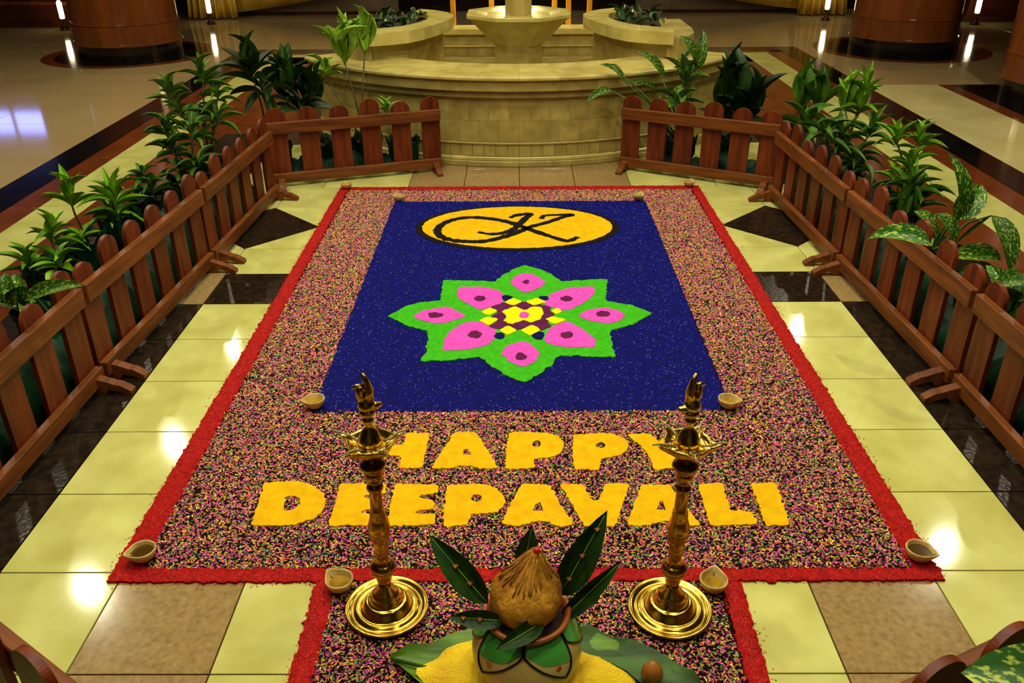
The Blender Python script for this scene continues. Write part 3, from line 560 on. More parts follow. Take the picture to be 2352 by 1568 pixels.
# ------------------------------------------------------------------ brass standing lamps
def brass_lamp(x, y, label, rz):
    root = empty('brass_lamp', (x, y, .011), rz)
    tag(root, label, 'oil lamp', 'tall brass oil lamps')
    MB().lathe([(.105, 0), (.118, .004), (.1245, .017), (.124, .0195), (.119, .0195), (.11, .017), (.106, .0125), (.1, .012), (.096, .016), (.09, .02), (.085, .0205), (.082, .018), (.077, .0185), (.074, .025), (.066, .035), (.061, .042), (.057, .0445), (.052, .0435), (.05, .05), (.045, .059), (.041, .064), (.0405, .069), (.037, .071), (.033, .077), (.026, .087), (.02, .1), (.016, .108)], 48).build('base', M['brass'], root, True)
    MB().lathe([(.016, .1), (.017, .112), (.022, .118), (.024, .13), (.03, .145), (.035, .153), (.036, .16), (.033, .168), (.038, .172), (.038, .178), (.026, .184), (.021, .19), (.018, .2), (.018, .215), (.022, .224), (.022, .23), (.018, .236), (.021, .248), (.023, .256), (.019, .262), (.024, .272), (.028, .28), (.027, .287), (.031, .292), (.031, .3), (.028, .305), (.032, .315), (.031, .325), (.026, .345), (.021, .36), (.023, .365), (.02, .37), (.022, .376), (.0185, .383), (.018, .42), (.017, .445), (.021, .45), (.024, .457), (.022, .465), (.016, .47), (.015, .478), (.02, .484), (.026, .494), (.026, .51), (.022, .516), (.03, .524), (.037, .532), (.034, .54), (.024, .548), (.018, .56), (.016, .575)], 28).build('stem', M['brass_dark'], root, True)
    # five-beaked oil dish
    n = 60
    def beak(a):
        d = ((a * 5 / (2 * math.pi)) % 1) - .5
        return max(0, 1 - abs(d) / .22) ** 1.4
    prof = [(.015, .572, 0), (.035, .576, 0), (.055, .588, .3), (.062, .603, .8), (.064, .612, 1), (.061, .613, 1), (.057, .605, .9), (.048, .596, .3), (.03, .594, 0), (.03, .605, 0), (.034, .61, 0), (.033, .618, 0), (.026, .63, 0), (.02, .645, 0), (.013, .652, 0), (.011, .67, 0), (.016, .675, 0), (.016, .682, 0), (.011, .687, 0), (.012, .694, 0), (.022, .7, 0), (.02, .708, 0), (.008, .714, 0)]
    v = []; f = []
    for r, z, b in prof:
        for i in range(n):
            a = 2 * math.pi * i / n
            q = r + b * .026 * beak(a)
            v.append((q * math.cos(a), q * math.sin(a), z + b * .004 * beak(a)))
    for j in range(len(prof) - 1):
        for i in range(n):
            k = (i + 1) % n; f.append((j * n + i, j * n + k, (j + 1) * n + k, (j + 1) * n + i))
    f.append(tuple((len(prof) - 1) * n + i for i in range(n)))
    dish = part('oil_dish', v, f, M['brass'], root, True)
    for i in range(5):
        a = 2 * math.pi * (i + .5) / 5
        c, s = math.cos(a), math.sin(a)
        MB().tube([(.036 * c, .036 * s, .602), (.058 * c + .006 * s, .058 * s - .006 * c, .612), (.08 * c, .08 * s, .622), (.107 * c + .004 * s, .107 * s, .626)], .0042, 6, .0022).build('wick', M['wick'], dish, True)
    # bird finial
    b = MB()
    b.lathe([(.006, .706), (.02, .712), (.024, .722), (.021, .734), (.013, .744), (.008, .752)], 14)
    b.tube([(.004, 0, .735), (.014, 0, .752), (.016, 0, .77), (.008, 0, .784)], .012, 8, .009)
    b.tube([(.006, 0, .78), (.022, 0, .786), (.033, 0, .778)], .009, 8, .002)
    b.tube([(-.012, 0, .722), (-.026, 0, .716), (-.04, 0, .722)], .015, 8, .006)
    b.tube([(-.004, 0, .735), (-.01, 0, .765), (-.004, 0, .795), (.003, 0, .82)], .017, 8, .005)
    b.build('finial', M['brass'], root, True)['label'] = 'bird-shaped finial'
    return root
brass_lamp(-.418, -.171, 'tall brass oil lamp left of the coconut pot', D(200))
brass_lamp(.428, -.179, 'tall brass oil lamp right of the coconut pot', D(20))

# ------------------------------------------------------------------ offering: leaf, rice, pot, coconut, mango leaves
def leaf_grid(outline_top, outline_bot, zf, name, mt, parent, thick=.0015):
    n = len(outline_top); m = 7; v = []; f = []
    for sgn in (0, 1):
        for i in range(n):
            for j in range(m):
                t = j / (m - 1)
                px = outline_top[i][0] * (1 - t) + outline_bot[i][0] * t; py = outline_top[i][1] * (1 - t) + outline_bot[i][1] * t
                v.append((px, py, zf(i / (n - 1), t) - sgn * thick))
    N = n * m
    for sgn in (0, 1):
        for i in range(n - 1):
            for j in range(m - 1):
                q = (sgn * N + i * m + j, sgn * N + (i + 1) * m + j, sgn * N + (i + 1) * m + j + 1, sgn * N + i * m + j + 1)
                f.append(q if sgn else q[::-1])
    return part(name, v, f, M[mt], parent, True)
bl = empty('banana_leaf', (0, -.42, .012))
tag(bl, 'green banana leaf with upturned edges under the coconut pot', 'leaf')
top = [(-.385, .055), (-.33, .085), (-.28, .105), (-.22, .135), (-.16, .15), (-.08, .155), (.0, .15), (.08, .152), (.15, .145), (.2, .125), (.26, .1), (.32, .06), (.38, .02), (.43, -.03), (.45, -.08)]
bot = [(-.38, .05), (-.34, .01), (-.27, -.06), (-.2, -.13), (-.14, -.2), (-.06, -.24), (.02, -.26), (.1, -.27), (.17, -.27), (.23, -.26), (.29, -.24), (.34, -.21), (.39, -.17), (.43, -.13), (.45, -.09)]
leaf_grid(top, bot, lambda i, t: .004 + .03 * max(0, 1 - t / .18) * (.55 + .45 * math.sin(i * 31)) + .02 * max(0, (t - .8) / .2) + .006 * math.sin(i * 20 + t * 4), 'blade', 'banana', bl)
MB().tube([(-.38, .052, .012), (-.2, .0, .01), (.1, -.04, .01), (.44, -.085, .01)], .005, 6, .003).build('midrib', M['banana_dark'], bl, True)
top2 = [(.12, .135), (.18, .14), (.24, .12), (.3, .09), (.36, .055), (.41, .02), (.45, -.02), (.47, -.06)]
bot2 = [(.15, .05), (.21, .04), (.27, .0), (.32, -.05), (.36, -.09), (.4, -.12), (.44, -.12), (.465, -.075)]
leaf_grid(top2, bot2, lambda i, t: .02 + .028 * max(0, 1 - t / .3) * (.6 + .4 * math.sin(i * 17)) + .006 * math.sin(i * 14 + t * 5), 'torn_flap', 'banana_dark', bl)
# turmeric rice heap
mb = MB(); n = 64; rings = [(1, 0), (.9, .012), (.7, .022), (.45, .027), (.2, .03)]
v = []; f = []
for k, z in rings:
    for i in range(n):
        a = 2 * math.pi * i / n
        rr = (1 + .06 * math.sin(3 * a + 1) + .05 * math.sin(7 * a) + .03 * math.sin(13 * a + 2)) * k
        v.append((-.015 + .285 * rr * math.cos(a), -.45 + .165 * rr * math.sin(a), .02 + z + random.gauss(0, .0012)))
for j in range(len(rings) - 1):
    for i in range(n):
        k = (i + 1) % n; f.append((j * n + i, j * n + k, (j + 1) * n + k, (j + 1) * n + i))
f.append(tuple((len(rings) - 1) * n + i for i in range(n)))
M['turmeric'] = mat('turmeric_rice_heap', (240, 206, 16), .85, (206, 156, 8), 7, 6, bump=.8, bscale=140)
tag(part('rice_heap', v, f, M['turmeric'], None, True), 'yellow turmeric rice heaped on the banana leaf', 'rice', kind='stuff')
# pot
PC = (-.002, -.405, .03)
pot = empty('painted_pot', PC)
tag(pot, 'round cream clay pot painted with green lotus petals, holding the coconut', 'pot')
body = [(.07, 0), (.112, .01), (.138, .045), (.148, .085), (.1465, .11), (.14, .135), (.129, .16), (.115, .182), (.104, .195), (.1, .2)]
MB().lathe(body, 56).build('body', M['pot'], pot, True)
MB().lathe([(.099, .196), (.104, .199), (.112, .206), (.117, .216), (.114, .222), (.106, .222), (.1, .214), (.094, .2), (.09, .18)], 48, cap=False).build('rim', M['potrim'], pot, True)
def body_r(z):
    for (r0, z0), (r1, z1) in zip(body, body[1:]):
        if z0 <= z <= z1: return r0 + (r1 - r0) * (z - z0) / (z1 - z0)
    return body[-1][0]
MB().lathe([(.099, .2025), (.01, .2015)], 40, cap=False).build('inside_shade', M['soil'], pot, True)  # dark disc over the body cap stands in for shade inside the pot
def on_pot(a, z, e): r = body_r(z) + e; return (r * math.cos(a), r * math.sin(a), z)
NP = 6
for i in range(NP):
    ac = D(-90) + 2 * math.pi * (i + .42) / NP
    hwid = math.pi / NP * .96
    # petal outline in (angle, height): broad shoulders, pointed foot
    sk = .58 * hwid * (1 if math.cos(ac) > 0 else -1)
    def eL(t): u = max(0, (t - .22) / .78) ** (1.05 if sk > 0 else 3.4); return -hwid * (1 - u) + sk * u
    def eR(t): u = max(0, (t - .22) / .78) ** (3.4 if sk > 0 else 1.05); return hwid * (1 - u) + sk * u
    zt, zb = .196, .09
    v = []; f = []; nt_ = 14; ns = 9
    for j in range(nt_):
        t = j / (nt_ - 1) * .62
        for k in range(ns):
            s = k / (ns - 1) * 2 - 1
            zz = zt + (zb - zt) * t + .02 * (1 - abs(s)) * t * 0
            v.append(on_pot(ac + (eL(t) * (1 - s) + eR(t) * (1 + s)) * .5 * .96, zt + (zb - zt) * t * (1 - .28 * (1 + s * (1 if i % 2 else -1)) * .5), .0012))
    for j in range(nt_ - 1):
        for k in range(ns - 1): f.append((j * ns + k, j * ns + k + 1, (j + 1) * ns + k + 1, (j + 1) * ns + k))
    part('green_petal', v, f, M['potgreen'], pot, True)
    line = []
    for j in range(25):
        t = j / 24; line.append(on_pot(ac + eL(t), zt + (zb - zt) * t, .0012))
    for j in range(23, -1, -1):
        t = j / 24; line.append(on_pot(ac + eR(t), zt + (zb - zt) * t, .0012))
    MB().tube(line, .0034, 6).build('petal_outline', M['paintblack'], pot, True)
    ac += sk * .55; c0 = Vector(on_pot(ac, .13, .001)); nrm = Vector((math.cos(ac), math.sin(ac), .35)); tg = Vector((-math.sin(ac), math.cos(ac), 0))
    part('petal_dot', [c0 + nrm * .0022 + (tg * math.cos(q) * .0085 + Vector((0, 0, 1)) * math.sin(q) * .0105) for q in np.linspace(0, 2 * math.pi, 14, endpoint=False)], [tuple(range(14))], M['paintred'], pot)
# coconut
cc = empty('coconut', (-.004, -.405, .306))
tag(cc, 'husked brown coconut with a fibre tuft standing in the painted pot', 'coconut')
PRO = [(.004, -.094), (.04, -.088), (.068, -.07), (.086, -.042), (.094, -.01), (.091, .014), (.082, .034), (.07, .052), (.057, .07), (.044, .088), (.033, .106), (.023, .124), (.013, .14), (.003, .15)]
def cshell(a, zz, r):
    u = max(0, (zz - .01) / .14)
    fold = u * (1.15 - u) * (.34 * math.sin(a * 4 + 1.2 + zz * 10) + .16 * math.sin(a * 9 + zz * 25))
    return r * (1 + fold + .012 * math.sin(a * 13 + zz * 90)), .027 * u ** 1.4
v = []; f = []; n = 72; prof = []
for k in range(len(PRO) - 1):
    for q in range(3):
        s = q / 3; prof.append((PRO[k][0] * (1 - s) + PRO[k + 1][0] * s, PRO[k][1] * (1 - s) + PRO[k + 1][1] * s))
prof.append(PRO[-1])
for r, zz in prof:
    for i in range(n):
        a = 2 * math.pi * i / n; q, ox = cshell(a, zz, r)
        v.append((q * math.cos(a) + ox, q * math.sin(a), zz + random.gauss(0, .0007)))
for j in range(len(prof) - 1):
    for i in range(n):
        k = (i + 1) % n; f.append((j * n + i, j * n + k, (j + 1) * n + k, (j + 1) * n + i))
f.append(tuple(range(n - 1, -1, -1))); f.append(tuple((len(prof) - 1) * n + i for i in range(n)))
part('shell', v, f, M['husk'], cc, True)
tf = MB()
for i in range(46):
    a = random.uniform(0, 2 * math.pi); da = random.gauss(0, .12); pts = []
    k0 = random.randrange(20, 28); k1 = min(len(prof) - 1, k0 + random.randrange(9, 18))
    for k in range(k0, k1 + 1, 3):
        r, zz = prof[k]; q, ox = cshell(a, zz, r); q += .0012
        pts.append((q * math.cos(a) + ox, q * math.sin(a), zz + .001)); a += da * .3
    if len(pts) > 2: tf.tube(pts, .0022, 5, .0008)
tf.build('fibre_tuft', M['fibre'], cc, True)['label'] = 'pointed tuft of dry fibres'
MB().lathe([(.009, .138), (.011, .143), (.007, .151), (.001, .154)], 10, .026, -.002).build('red_mark', M['paintred'], cc, True)

# leaf template: unit length along +x, unit half width along y, arched in z
def leaf_mesh(name, mt, arch=.12, vfold=.25, shape=0, n=10):
    v = []; f = []
    for i in range(n + 1):
        t = i / n
        if shape == 0: w = math.sin(math.pi * min(1, t ** .8)) ** .8 * .5        # lance
        elif shape == 1: w = (math.sin(math.pi * t ** .72)) ** .62 * .5           # broad
        else: w = (math.sin(math.pi * min(1, t ** .62)) ** .7) * .5               # drip tip
        if i == 0: w = .03
        if i == n: w = .004
        z = arch * 4 * t * (1 - t)
        for s in (-1, -.5, 0, .5, 1):
            v.append((t, w * s, z + abs(s) * w * vfold))
    for i in range(n):
        for k in range(4): f.append((i * 5 + k, (i + 1) * 5 + k, (i + 1) * 5 + k + 1, i * 5 + k + 1))
    return mesh(name, v, f, mt, True)
LEAF = {k: [leaf_mesh('leaf', M[k], a, .3, s) for a in (.04, .13, .24)] for k, s in (('leaf_bright', 0), ('leaf_mid', 0), ('leaf_dark', 1), ('leaf_pale', 0), ('dieff', 1), ('mango', 0))}
def leaf_matrix(b, t, w, twist=0.0, toward=(0, 0, 1)):
    b, t = Vector(b), Vector(t); d = t - b; L = d.length; d.normalize()
    up = Vector(toward); side = up.cross(d)
    if side.length < .05: side = Vector((1, 0, 0)).cross(d)
    side.normalize(); nz = d.cross(side)
    R = Matrix.Rotation(twist, 3, d)
    side, nz = R @ side, R @ nz
    return Matrix(((d.x * L, side.x * w, nz.x * L, b.x), (d.y * L, side.y * w, nz.y * L, b.y), (d.z * L, side.z * w, nz.z * L, b.z), (0, 0, 0, 1)))
ML = ['upright mango leaf leaning left out of the painted pot', 'short mango leaf standing up behind the coconut', 'longest mango leaf leaning right out of the painted pot', 'narrow mango leaf at the far right of the painted pot', 'mango leaf lying flat over the left pot rim', 'mango leaf bent over the front pot rim']
for (b, t, w), lb in zip(MANGO, ML):
    d = Vector(t) - Vector(b)
    tw = .5 if d.x < 0 else -.5
    mw = leaf_matrix(b, t, w, 0, (0, -.75, .65))
    root = empty('mango_leaf'); root.location = b
    tag(root, lb, 'leaf', 'mango leaves in the painted pot')
    loc = Matrix.Translation(-Vector(b)) @ mw
    place('blade', LEAF['mango'][0], root, mw=loc)
    MB().tube([(loc @ Vector((q, 0, .05 * 4 * q * (1 - q) + .012))) for q in (0, .25, .5, .75, .95)], .0018, 5, .0008).build('midrib', M['leaf_pale'], root, True)
    for q in ((.3, .55) if lb == ML[0] else (.22, .5, .8) if lb == ML[2] else (.45, .75) if lb == ML[4] else ()):
        c0 = loc @ Vector((q, 0, .05 * 4 * q * (1 - q) + .02))
        MB().lathe([(.002, -.003), (.007, -.001), (.009, .001), (.004, .004)], 8, rf=lambda a, z: 1 + .35 * math.sin(a * 3)).build('flower_bit', M['nut'], root, True, loc=c0)['label'] = 'small orange flower bit'
nut = empty('areca_nut', (.335, -.445, .03)); tag(nut, 'small brown areca nut lying on the right side of the banana leaf', 'nut')
MB().lathe([(.012, 0), (.024, .006), (.03, .02), (.028, .036), (.02, .05), (.01, .06), (.003, .066)], 20).build('shell', M['nut'], nut, True)
MB().lathe([(.013, -.004), (.014, .002), (.012, .004)], 12).build('cap', M['husk'], nut, True)

# ------------------------------------------------------------------ picket fences
def picket_mesh(h, w=.14, t=.02):
    r = w / 2; pts = [(-r, .0), (r, .0)]
    for i in range(25):
        a = math.pi * i / 24; pts.append((r * math.cos(a), h - r * .92 + r * .92 * math.sin(a)))
    n = len(pts); v = [(x, 0, z) for x, z in pts] + [(x, t, z) for x, z in pts]
    f = [tuple(range(n)), tuple(range(2 * n - 1, n - 1, -1))] + [(i, n + i, n + (i + 1) % n, (i + 1) % n) for i in range(n)]
    return mesh('picket', v, f, M['wood'])
PK = [picket_mesh(.545), picket_mesh(.53), picket_mesh(.555)]
def foot_mesh():
    prof = [(.0, .035), (.0, .075), (-.05, .06), (-.075, .05), (-.10, .045), (-.145, .018), (-.145, 0), (-.115, 0), (-.085, .018), (-.05, .022), (-.03, 0), (.03, 0), (.03, .035)]
    n = len(prof); v = [(-.022, y, z) for y, z in prof] + [(.022, y, z) for y, z in prof]
    tr = tessellate_polygon([[Vector((y, z, 0)) for y, z in prof]])
    f = [tuple(t) for t in tr] + [tuple(i + n for i in reversed(t)) for t in tr] + [(i, (i + 1) % n, n + (i + 1) % n, n + i) for i in range(n)]
    me = mesh('foot', v, f, M['rail']); bm = bmesh.new(); bm.from_mesh(me); bmesh.ops.recalc_face_normals(bm, faces=bm.faces); bm.to_mesh(me); bm.free()
    return me
FT = foot_mesh()
def fence(p, q, label, npk=6):
    """p -> q with the inner (rail) side on the right hand of travel, local -y"""
    p, q = Vector(p), Vector(q); d = q - p; L = d.length
    root = empty('picket_fence_panel', (p.x, p.y, 0), math.atan2(d.y, d.x))
    tag(root, label, 'fence', 'picket fence panels')
    for z0, z1, nm in ((.39, .472, 'top_rail'), (.03, .1, 'bottom_rail')):
        MB().box((.005, -.034, z0), (L - .005, 0, z1), .003).build(nm, M['rail'], root)
    for i in range(npk):
        x = .075 + (L - .15) * i / (npk - 1)
        o = place('picket', PK[(i * 2 + int(L * 100)) % 3], root, loc=(x, .001, .035))
        o.scale.z = (.53 + .012 * math.sin(i * 2.7 + L * 9)) / .545
    for x in (.06, L - .06): place('foot', FT, root, loc=(x, -.028, 0))
    return root
# inner side faces the rangoli
def fence_in(p, q, label):
    """choose the direction so that local -y points towards the rangoli centre"""
    p, q = Vector(p), Vector(q); d = q - p; nrm = Vector((d.y, -d.x))
    if nrm.dot(Vector((0, 1.7)) - (p + q) / 2) < 0: p, q = q, p
    return fence(p, q, label)
fence_in((-1.885, -.2), (-1.865, 1.17), 'brown picket fence panel nearest the camera on the left side')
fence_in((-1.862, 1.19), (-1.795, 2.49), 'brown picket fence panel in the middle of the left side')
fence_in((-1.792, 2.51), (-1.735, 3.78), 'brown picket fence panel farthest back on the left side')
fence_in((-1.815, 4.01), (-.6, 4.43), 'brown picket fence panel left of the fountain, facing the rangoli')
fence_in((1.875, -.25), (1.862, 1.08), 'brown picket fence panel nearest the camera on the right side')
fence_in((1.858, 1.1), (1.81, 2.42), 'brown picket fence panel in the middle of the right side')
fence_in((1.807, 2.44), (1.765, 3.7), 'brown picket fence panel farthest back on the right side')
fence_in((1.83, 3.88), (.78, 4.45), 'brown picket fence panel right of the fountain, facing the rangoli')
fence_in((-1.83, -.27), (-.76, -.985), 'brown picket fence panel cut by the lower left corner')
fence_in((1.83, -.36), (.75, -.87), 'brown picket fence panel cut by the lower right corner')

# ------------------------------------------------------------------ potted plants behind the fences
v = []; f = []; n = 40; prof = [(.075, 0), (.095, .03), (.11, .12), (.118, .2), (.13, .235), (.112, .21)]
for r, z in prof:
    for i in range(n):
        a = 2 * math.pi * i / n
        k = r * (1 + .06 * math.sin(a * 9 + z * 20) + .04 * math.sin(a * 17 + z * 50)); v.append((k * math.cos(a), k * math.sin(a), z + (.02 * math.sin(a * 7) if z > .2 else 0)))
for j in range(len(prof) - 1):
    for i in range(n): f.append((j * n + i, j * n + (i + 1) % n, (j + 1) * n + (i + 1) % n, (j + 1) * n + i))
f.append(tuple(range(n - 1, -1, -1)))
WRAP = mesh('wrapped_pot', v, f, M['wrap'])
SOIL = mesh('soil', [(.108 * math.cos(2 * math.pi * i / 20), .108 * math.sin(2 * math.pi * i / 20), .19) for i in range(20)], [tuple(range(20))], M['soil'])
for label, kind, (bx, by), ros, man in PLANTS:
    root = empty('potted_plant', (bx, by, 0)); tag(root, label, 'plant', 'potted plants behind the picket fences')
    place('wrapped_pot', WRAP, root, rz=random.uniform(0, 6)); place('soil', SOIL, root)
    off = Vector((bx, by, 0))
    for pos, nl, ln, wd, e0, e1 in ros:
        c = Vector(pos) - off
        base = Vector((random.uniform(-.04, .04), random.uniform(-.04, .04), .19))
        top_ = c + Vector((0, 0, -.01))
        mid = base.lerp(top_, .5) + Vector((0, 0, .04)) + Vector((random.uniform(-.03, .03), random.uniform(-.03, .03), 0))
        MB().tube([base, mid, top_], .009 if kind != 'leaf_bright' else .007, 6, .005).build('stem', M['stem'], root, True)
        a0 = random.uniform(0, 6.28)
        nl = int(nl * 1.5)
        for i in range(nl):
            az = a0 + i * 2.399 + random.uniform(-.25, .25); el = math.radians(e0 + (e1 - e0) * ((i + .5) / nl) + random.uniform(-8, 8))
            L = ln * random.uniform(.75, 1.12)
            b = c + Vector((0, 0, -.05 * (1 - i / nl))); t = b + Vector((math.cos(az) * math.cos(el), math.sin(az) * math.cos(el), math.sin(el))) * L
            up = (0, 0, 1) if el < 1.1 else (-math.cos(az), -math.sin(az), .3)
            place('leaf', LEAF[kind][random.choice((0, 1, 1, 2))], root, mw=leaf_matrix(b, t, wd * random.uniform(.85, 1.15), random.uniform(-.4, .4), up))
    for b, t, w in man:
        b, t = Vector(b) - off, Vector(t) - off
        place('leaf', LEAF[kind][1], root, mw=leaf_matrix(b, t, w, random.uniform(-.15, .15), (0, -.6, .8)))
        s0 = Vector((random.uniform(-.03, .03), random.uniform(-.03, .03), .19))
        MB().tube([s0, s0.lerp(b, .55) + Vector((0, 0, .05)), b], .008, 6, .004).build('stem', M['leaf_mid'], root, True)
# corner plant behind the front right panel
root = empty('potted_plant', (1.28, -.86, 0)); tag(root, 'dark spotted dumb cane at the lower right corner', 'plant', 'potted plants behind the picket fences')
place('wrapped_pot', WRAP, root); place('soil', SOIL, root)
for b, t, w in (((-.15, -.12, .5), (-.44, -.02, .56), .2), ((.0, -.02, .45), (-.17, .14, .56), .16), ((0, -.03, .4), (.2, -.1, .5), .16), ((-.02, -.02, .4), (-.2, -.15, .46), .16)):
    place('leaf', LEAF['dieff'][1], root, mw=leaf_matrix(b, t, w, 0, (0, -.3, .9)))
    MB().tube([(0, 0, .18), (b[0] * .5, b[1] * .5, .32), b], .01, 6, .006).build('stem', M['leaf_mid'], root, True)

# ------------------------------------------------------------------ fountain
FC = (0.0, 6.6)
fo = empty('fountain', (0, 6.0, 0)); tag(fo, 'yellow limestone fountain basin with octagonal bowl behind the rangoli', 'fountain')
def arc_box(r0, r1, z0, z1, a0, a1, n=4, c=0.0):
    """block on an arc about FC; angle from the -y direction"""
    ring = [(r0, z0 + c), (r0, z1), (r1 - c, z1), (r1, z1 - c), (r1, z0 + c), (r1 - c, z0)] if c else [(r0, z0), (r0, z1), (r1, z1), (r1, z0)]
    m = len(ring); v = []; f = []
    for i in range(n + 1):
        a = a0 + (a1 - a0) * i / n
        for r, z in ring: v.append((FC[0] + r * math.sin(a), FC[1] - r * math.cos(a) - 6.0, z))
    for i in range(n):
        for k in range(m): f.append((i * m + k, i * m + (k + 1) % m, (i + 1) * m + (k + 1) % m, (i + 1) * m + k))
    f.append(tuple(range(m))); f.append(tuple(n * m + k for k in range(m - 1, -1, -1)))
    return v, f
AM = D(56)
def course(name, r0, r1, z0, z1, cnt, mt, gap=.0005, c=.0012, off=0.0):
    st = 2 * AM / cnt
    me = None
    for i in range(cnt):
        a0 = -AM + st * (i + off); a1 = a0 + st
        g = gap / r1
        if me is None:
            v, f = arc_box(r0, r1, z0, z1, -st / 2 + g, st / 2 - g, 4, c)
            mb = MB().add([(x - FC[0], y + 6 - FC[1], z) for x, y, z in v], f)
            o = mb.build(name, M[mt], fo); me = o.data
        else: o = place(name, me, fo)
        o.location = (FC[0], FC[1] - 6, 0); o.rotation_euler = (0, 0, (a0 + a1) / 2)
v, f = arc_box(1.7, 2.07, 0, .6, -AM, AM, 40); MB().add(v, f).build('core_wall', M['mortar'], fo)
course('plinth_stone', 2.0, 2.115, 0, .045, 20, 'stone', c=.006)
course('plinth_moulding', 2.0, 2.105, .045, .075, 20, 'stone_rim', c=.006)
course('base_tile', 2.0, 2.086, .078, .168, 44, 'stone', .0014)
course('band_moulding', 2.0, 2.096, .17, .188, 20, 'stone', c=.005)
course('wall_tile', 2.0, 2.083, .19, .35, 26, 'stone', .0006)
course('wall_tile', 2.0, 2.083, .352, .53, 26, 'stone', .0006, off=.5)
course('cornice_stone', 2.0, 2.12, .53, .585, 14, 'stone', c=.008)
course('fascia_stone', 1.9, 2.155, .587, .665, 14, 'stone', c=.004)
course('coping_stone', 1.62, 2.18, .667, .7, 14, 'stone_rim', c=.009)
# basin floor and back wall
v, f = arc_box(.05, 1.9, .40, .43, -D(60), D(60), 24); MB().add(v, f).build('basin_floor', M['stone'], fo)
MB().box((-1.3, .4, .40), (1.3, 1.05, .43)).build('basin_floor', M['stone'], fo)
for i in range(6):
    MB().box((-.78 + .26 * i + .0004, 1.0, .43), (-.52 + .26 * i - .0004, 1.1, .64), .001).build('back_wall_tile', M['stone'], fo)
MB().box((-.8, .96, .64), (.8, 1.24, .7), .006).build('back_coping', M['stone_rim'], fo)
MB().box((-.8, .985, .52), (.8, 1.0, .535), .003).build('back_ledge', M['stone_rim'], fo)
# octagonal pedestal and bowl
def octo(prof, name, mt, rot=D(22.5)):
    mb = MB().lathe(prof, 8, cap=True)
    c, s = math.cos(rot), math.sin(rot); mb.v = [(x * c - y * s, x * s + y * c - .02, z) for x, y, z in mb.v]
    return mb.build(name, M[mt], fo)
octo([(.32, .43), (.33, .45), (.3, .46)], 'pedestal_foot', 'stone')
octo([(.228, .44), (.228, .70)], 'pedestal', 'stone')
octo([(.225, .70), (.24, .715), (.46, .93), (.475, .935), (.49, .945), (.49, .97), (.48, .975), (.4, .972), (.3, .955), (.05, .95)], 'bowl', 'stone_rim')
octo([(.125, .95), (.125, 1.9)], 'spout_column', 'stone')
# side planters: curved bench tops on recessed walls
pt = [(-1.24, 5.08), (-1.2, 5.10), (-1.05, 5.16), (-.9, 5.27), (-.79, 5.45), (-.7, 5.68), (-.63, 5.9), (-.59, 6.1), (-.6, 6.3), (-.68, 6.5), (-.8, 6.65), (-.95, 6.75)]
inn = [(-1.27, 5.37), (-1.22, 5.40), (-1.12, 5.45), (-1.02, 5.53), (-.94, 5.64), (-.87, 5.78), (-.83, 5.93), (-.81, 6.08), (-.82, 6.2), (-.86, 6.33), (-.92, 6.42), (-1.0, 6.5)]
for s in (-1, 1):
    nm = 'planter_top'
    o_ = [(-s * x, y - 6) for x, y in pt]; i_ = [(-s * x, y - 6) for x, y in inn]
    def strip(a, b, z0, z1):
        n = len(a); v = [(x, y, z) for z in (z0, z1) for l in (a, b) for x, y in l]; f = []
        for i in range(n - 1):
            f += [(i, i + 1, n + i + 1, n + i), (2 * n + i, 3 * n + i, 3 * n + i + 1, 2 * n + i + 1), (i, 2 * n + i, 2 * n + i + 1, i + 1), (n + i, n + i + 1, 3 * n + i + 1, 3 * n + i)]
        f += [(0, n, 3 * n, 2 * n), (n - 1, 3 * n - 1, 4 * n - 1, 2 * n - 1)]
        return MB().add(v, f)
    strip(o_, i_, .82, .915).build('planter_top', M['stone_rim'], fo)
    sh = [(x * 1.0 + s * .1 * (1 if k > 3 else .5), y + (.09 if k < 6 else 0)) for k, (x, y) in enumerate(o_)]
    strip(sh, i_, .43, .82).build('planter_wall', M['stone'], fo)
    cen = [(s * -1 * -1 * 1.45, .2)] * len(i_)
    so = [((s * 1.4 + 0) if k < 6 else s * 1.35, y + .15) for k, (x, y) in enumerate(i_)]
    strip(i_, so, .7, .86).build('planter_soil', M['soil'], fo)
    # outer pier closing the planter
    MB().prism([(s * 1.2, -.86), (s * 1.3, -.84), (s * 1.4, -.74), (s * 1.47, -.56), (s * 1.5, -.3), (s * 1.5, .3), (s * 1.3, .3), (s * 1.22, -.5)], .66, .865).build('outer_pier', M['stone'], fo)
# shrubs in the planters
for s, lb in ((-1, 'small dark shrub growing in the left fountain planter'), (1, 'small dark shrub growing in the right fountain planter')):
    root = empty('planter_shrub', (s * 1.05, 6.0, .86)); tag(root, lb, 'plant', 'shrubs in the fountain planters')
    for i in range(46):
        b = Vector((random.uniform(-.16, .2) * s, random.uniform(-.35, .4), random.uniform(0, .08)))
        az = random.uniform(0, 6.28); el = random.uniform(-.1, 1.1); t = b + Vector((math.cos(az) * math.cos(el), math.sin(az) * math.cos(el), math.sin(el))) * random.uniform(.07, .15)
        place('leaf', LEAF['leaf_mid' if i % 4 == 0 else 'leaf_dark'][1], root, mw=leaf_matrix(b, t, random.uniform(.03, .055), random.uniform(-.5, .5)))
    MB().tube([(0, 0, 0), (.02, .05, .06), (.0, .1, .1)], .01, 6).build('stem', M['stem'], root, True)

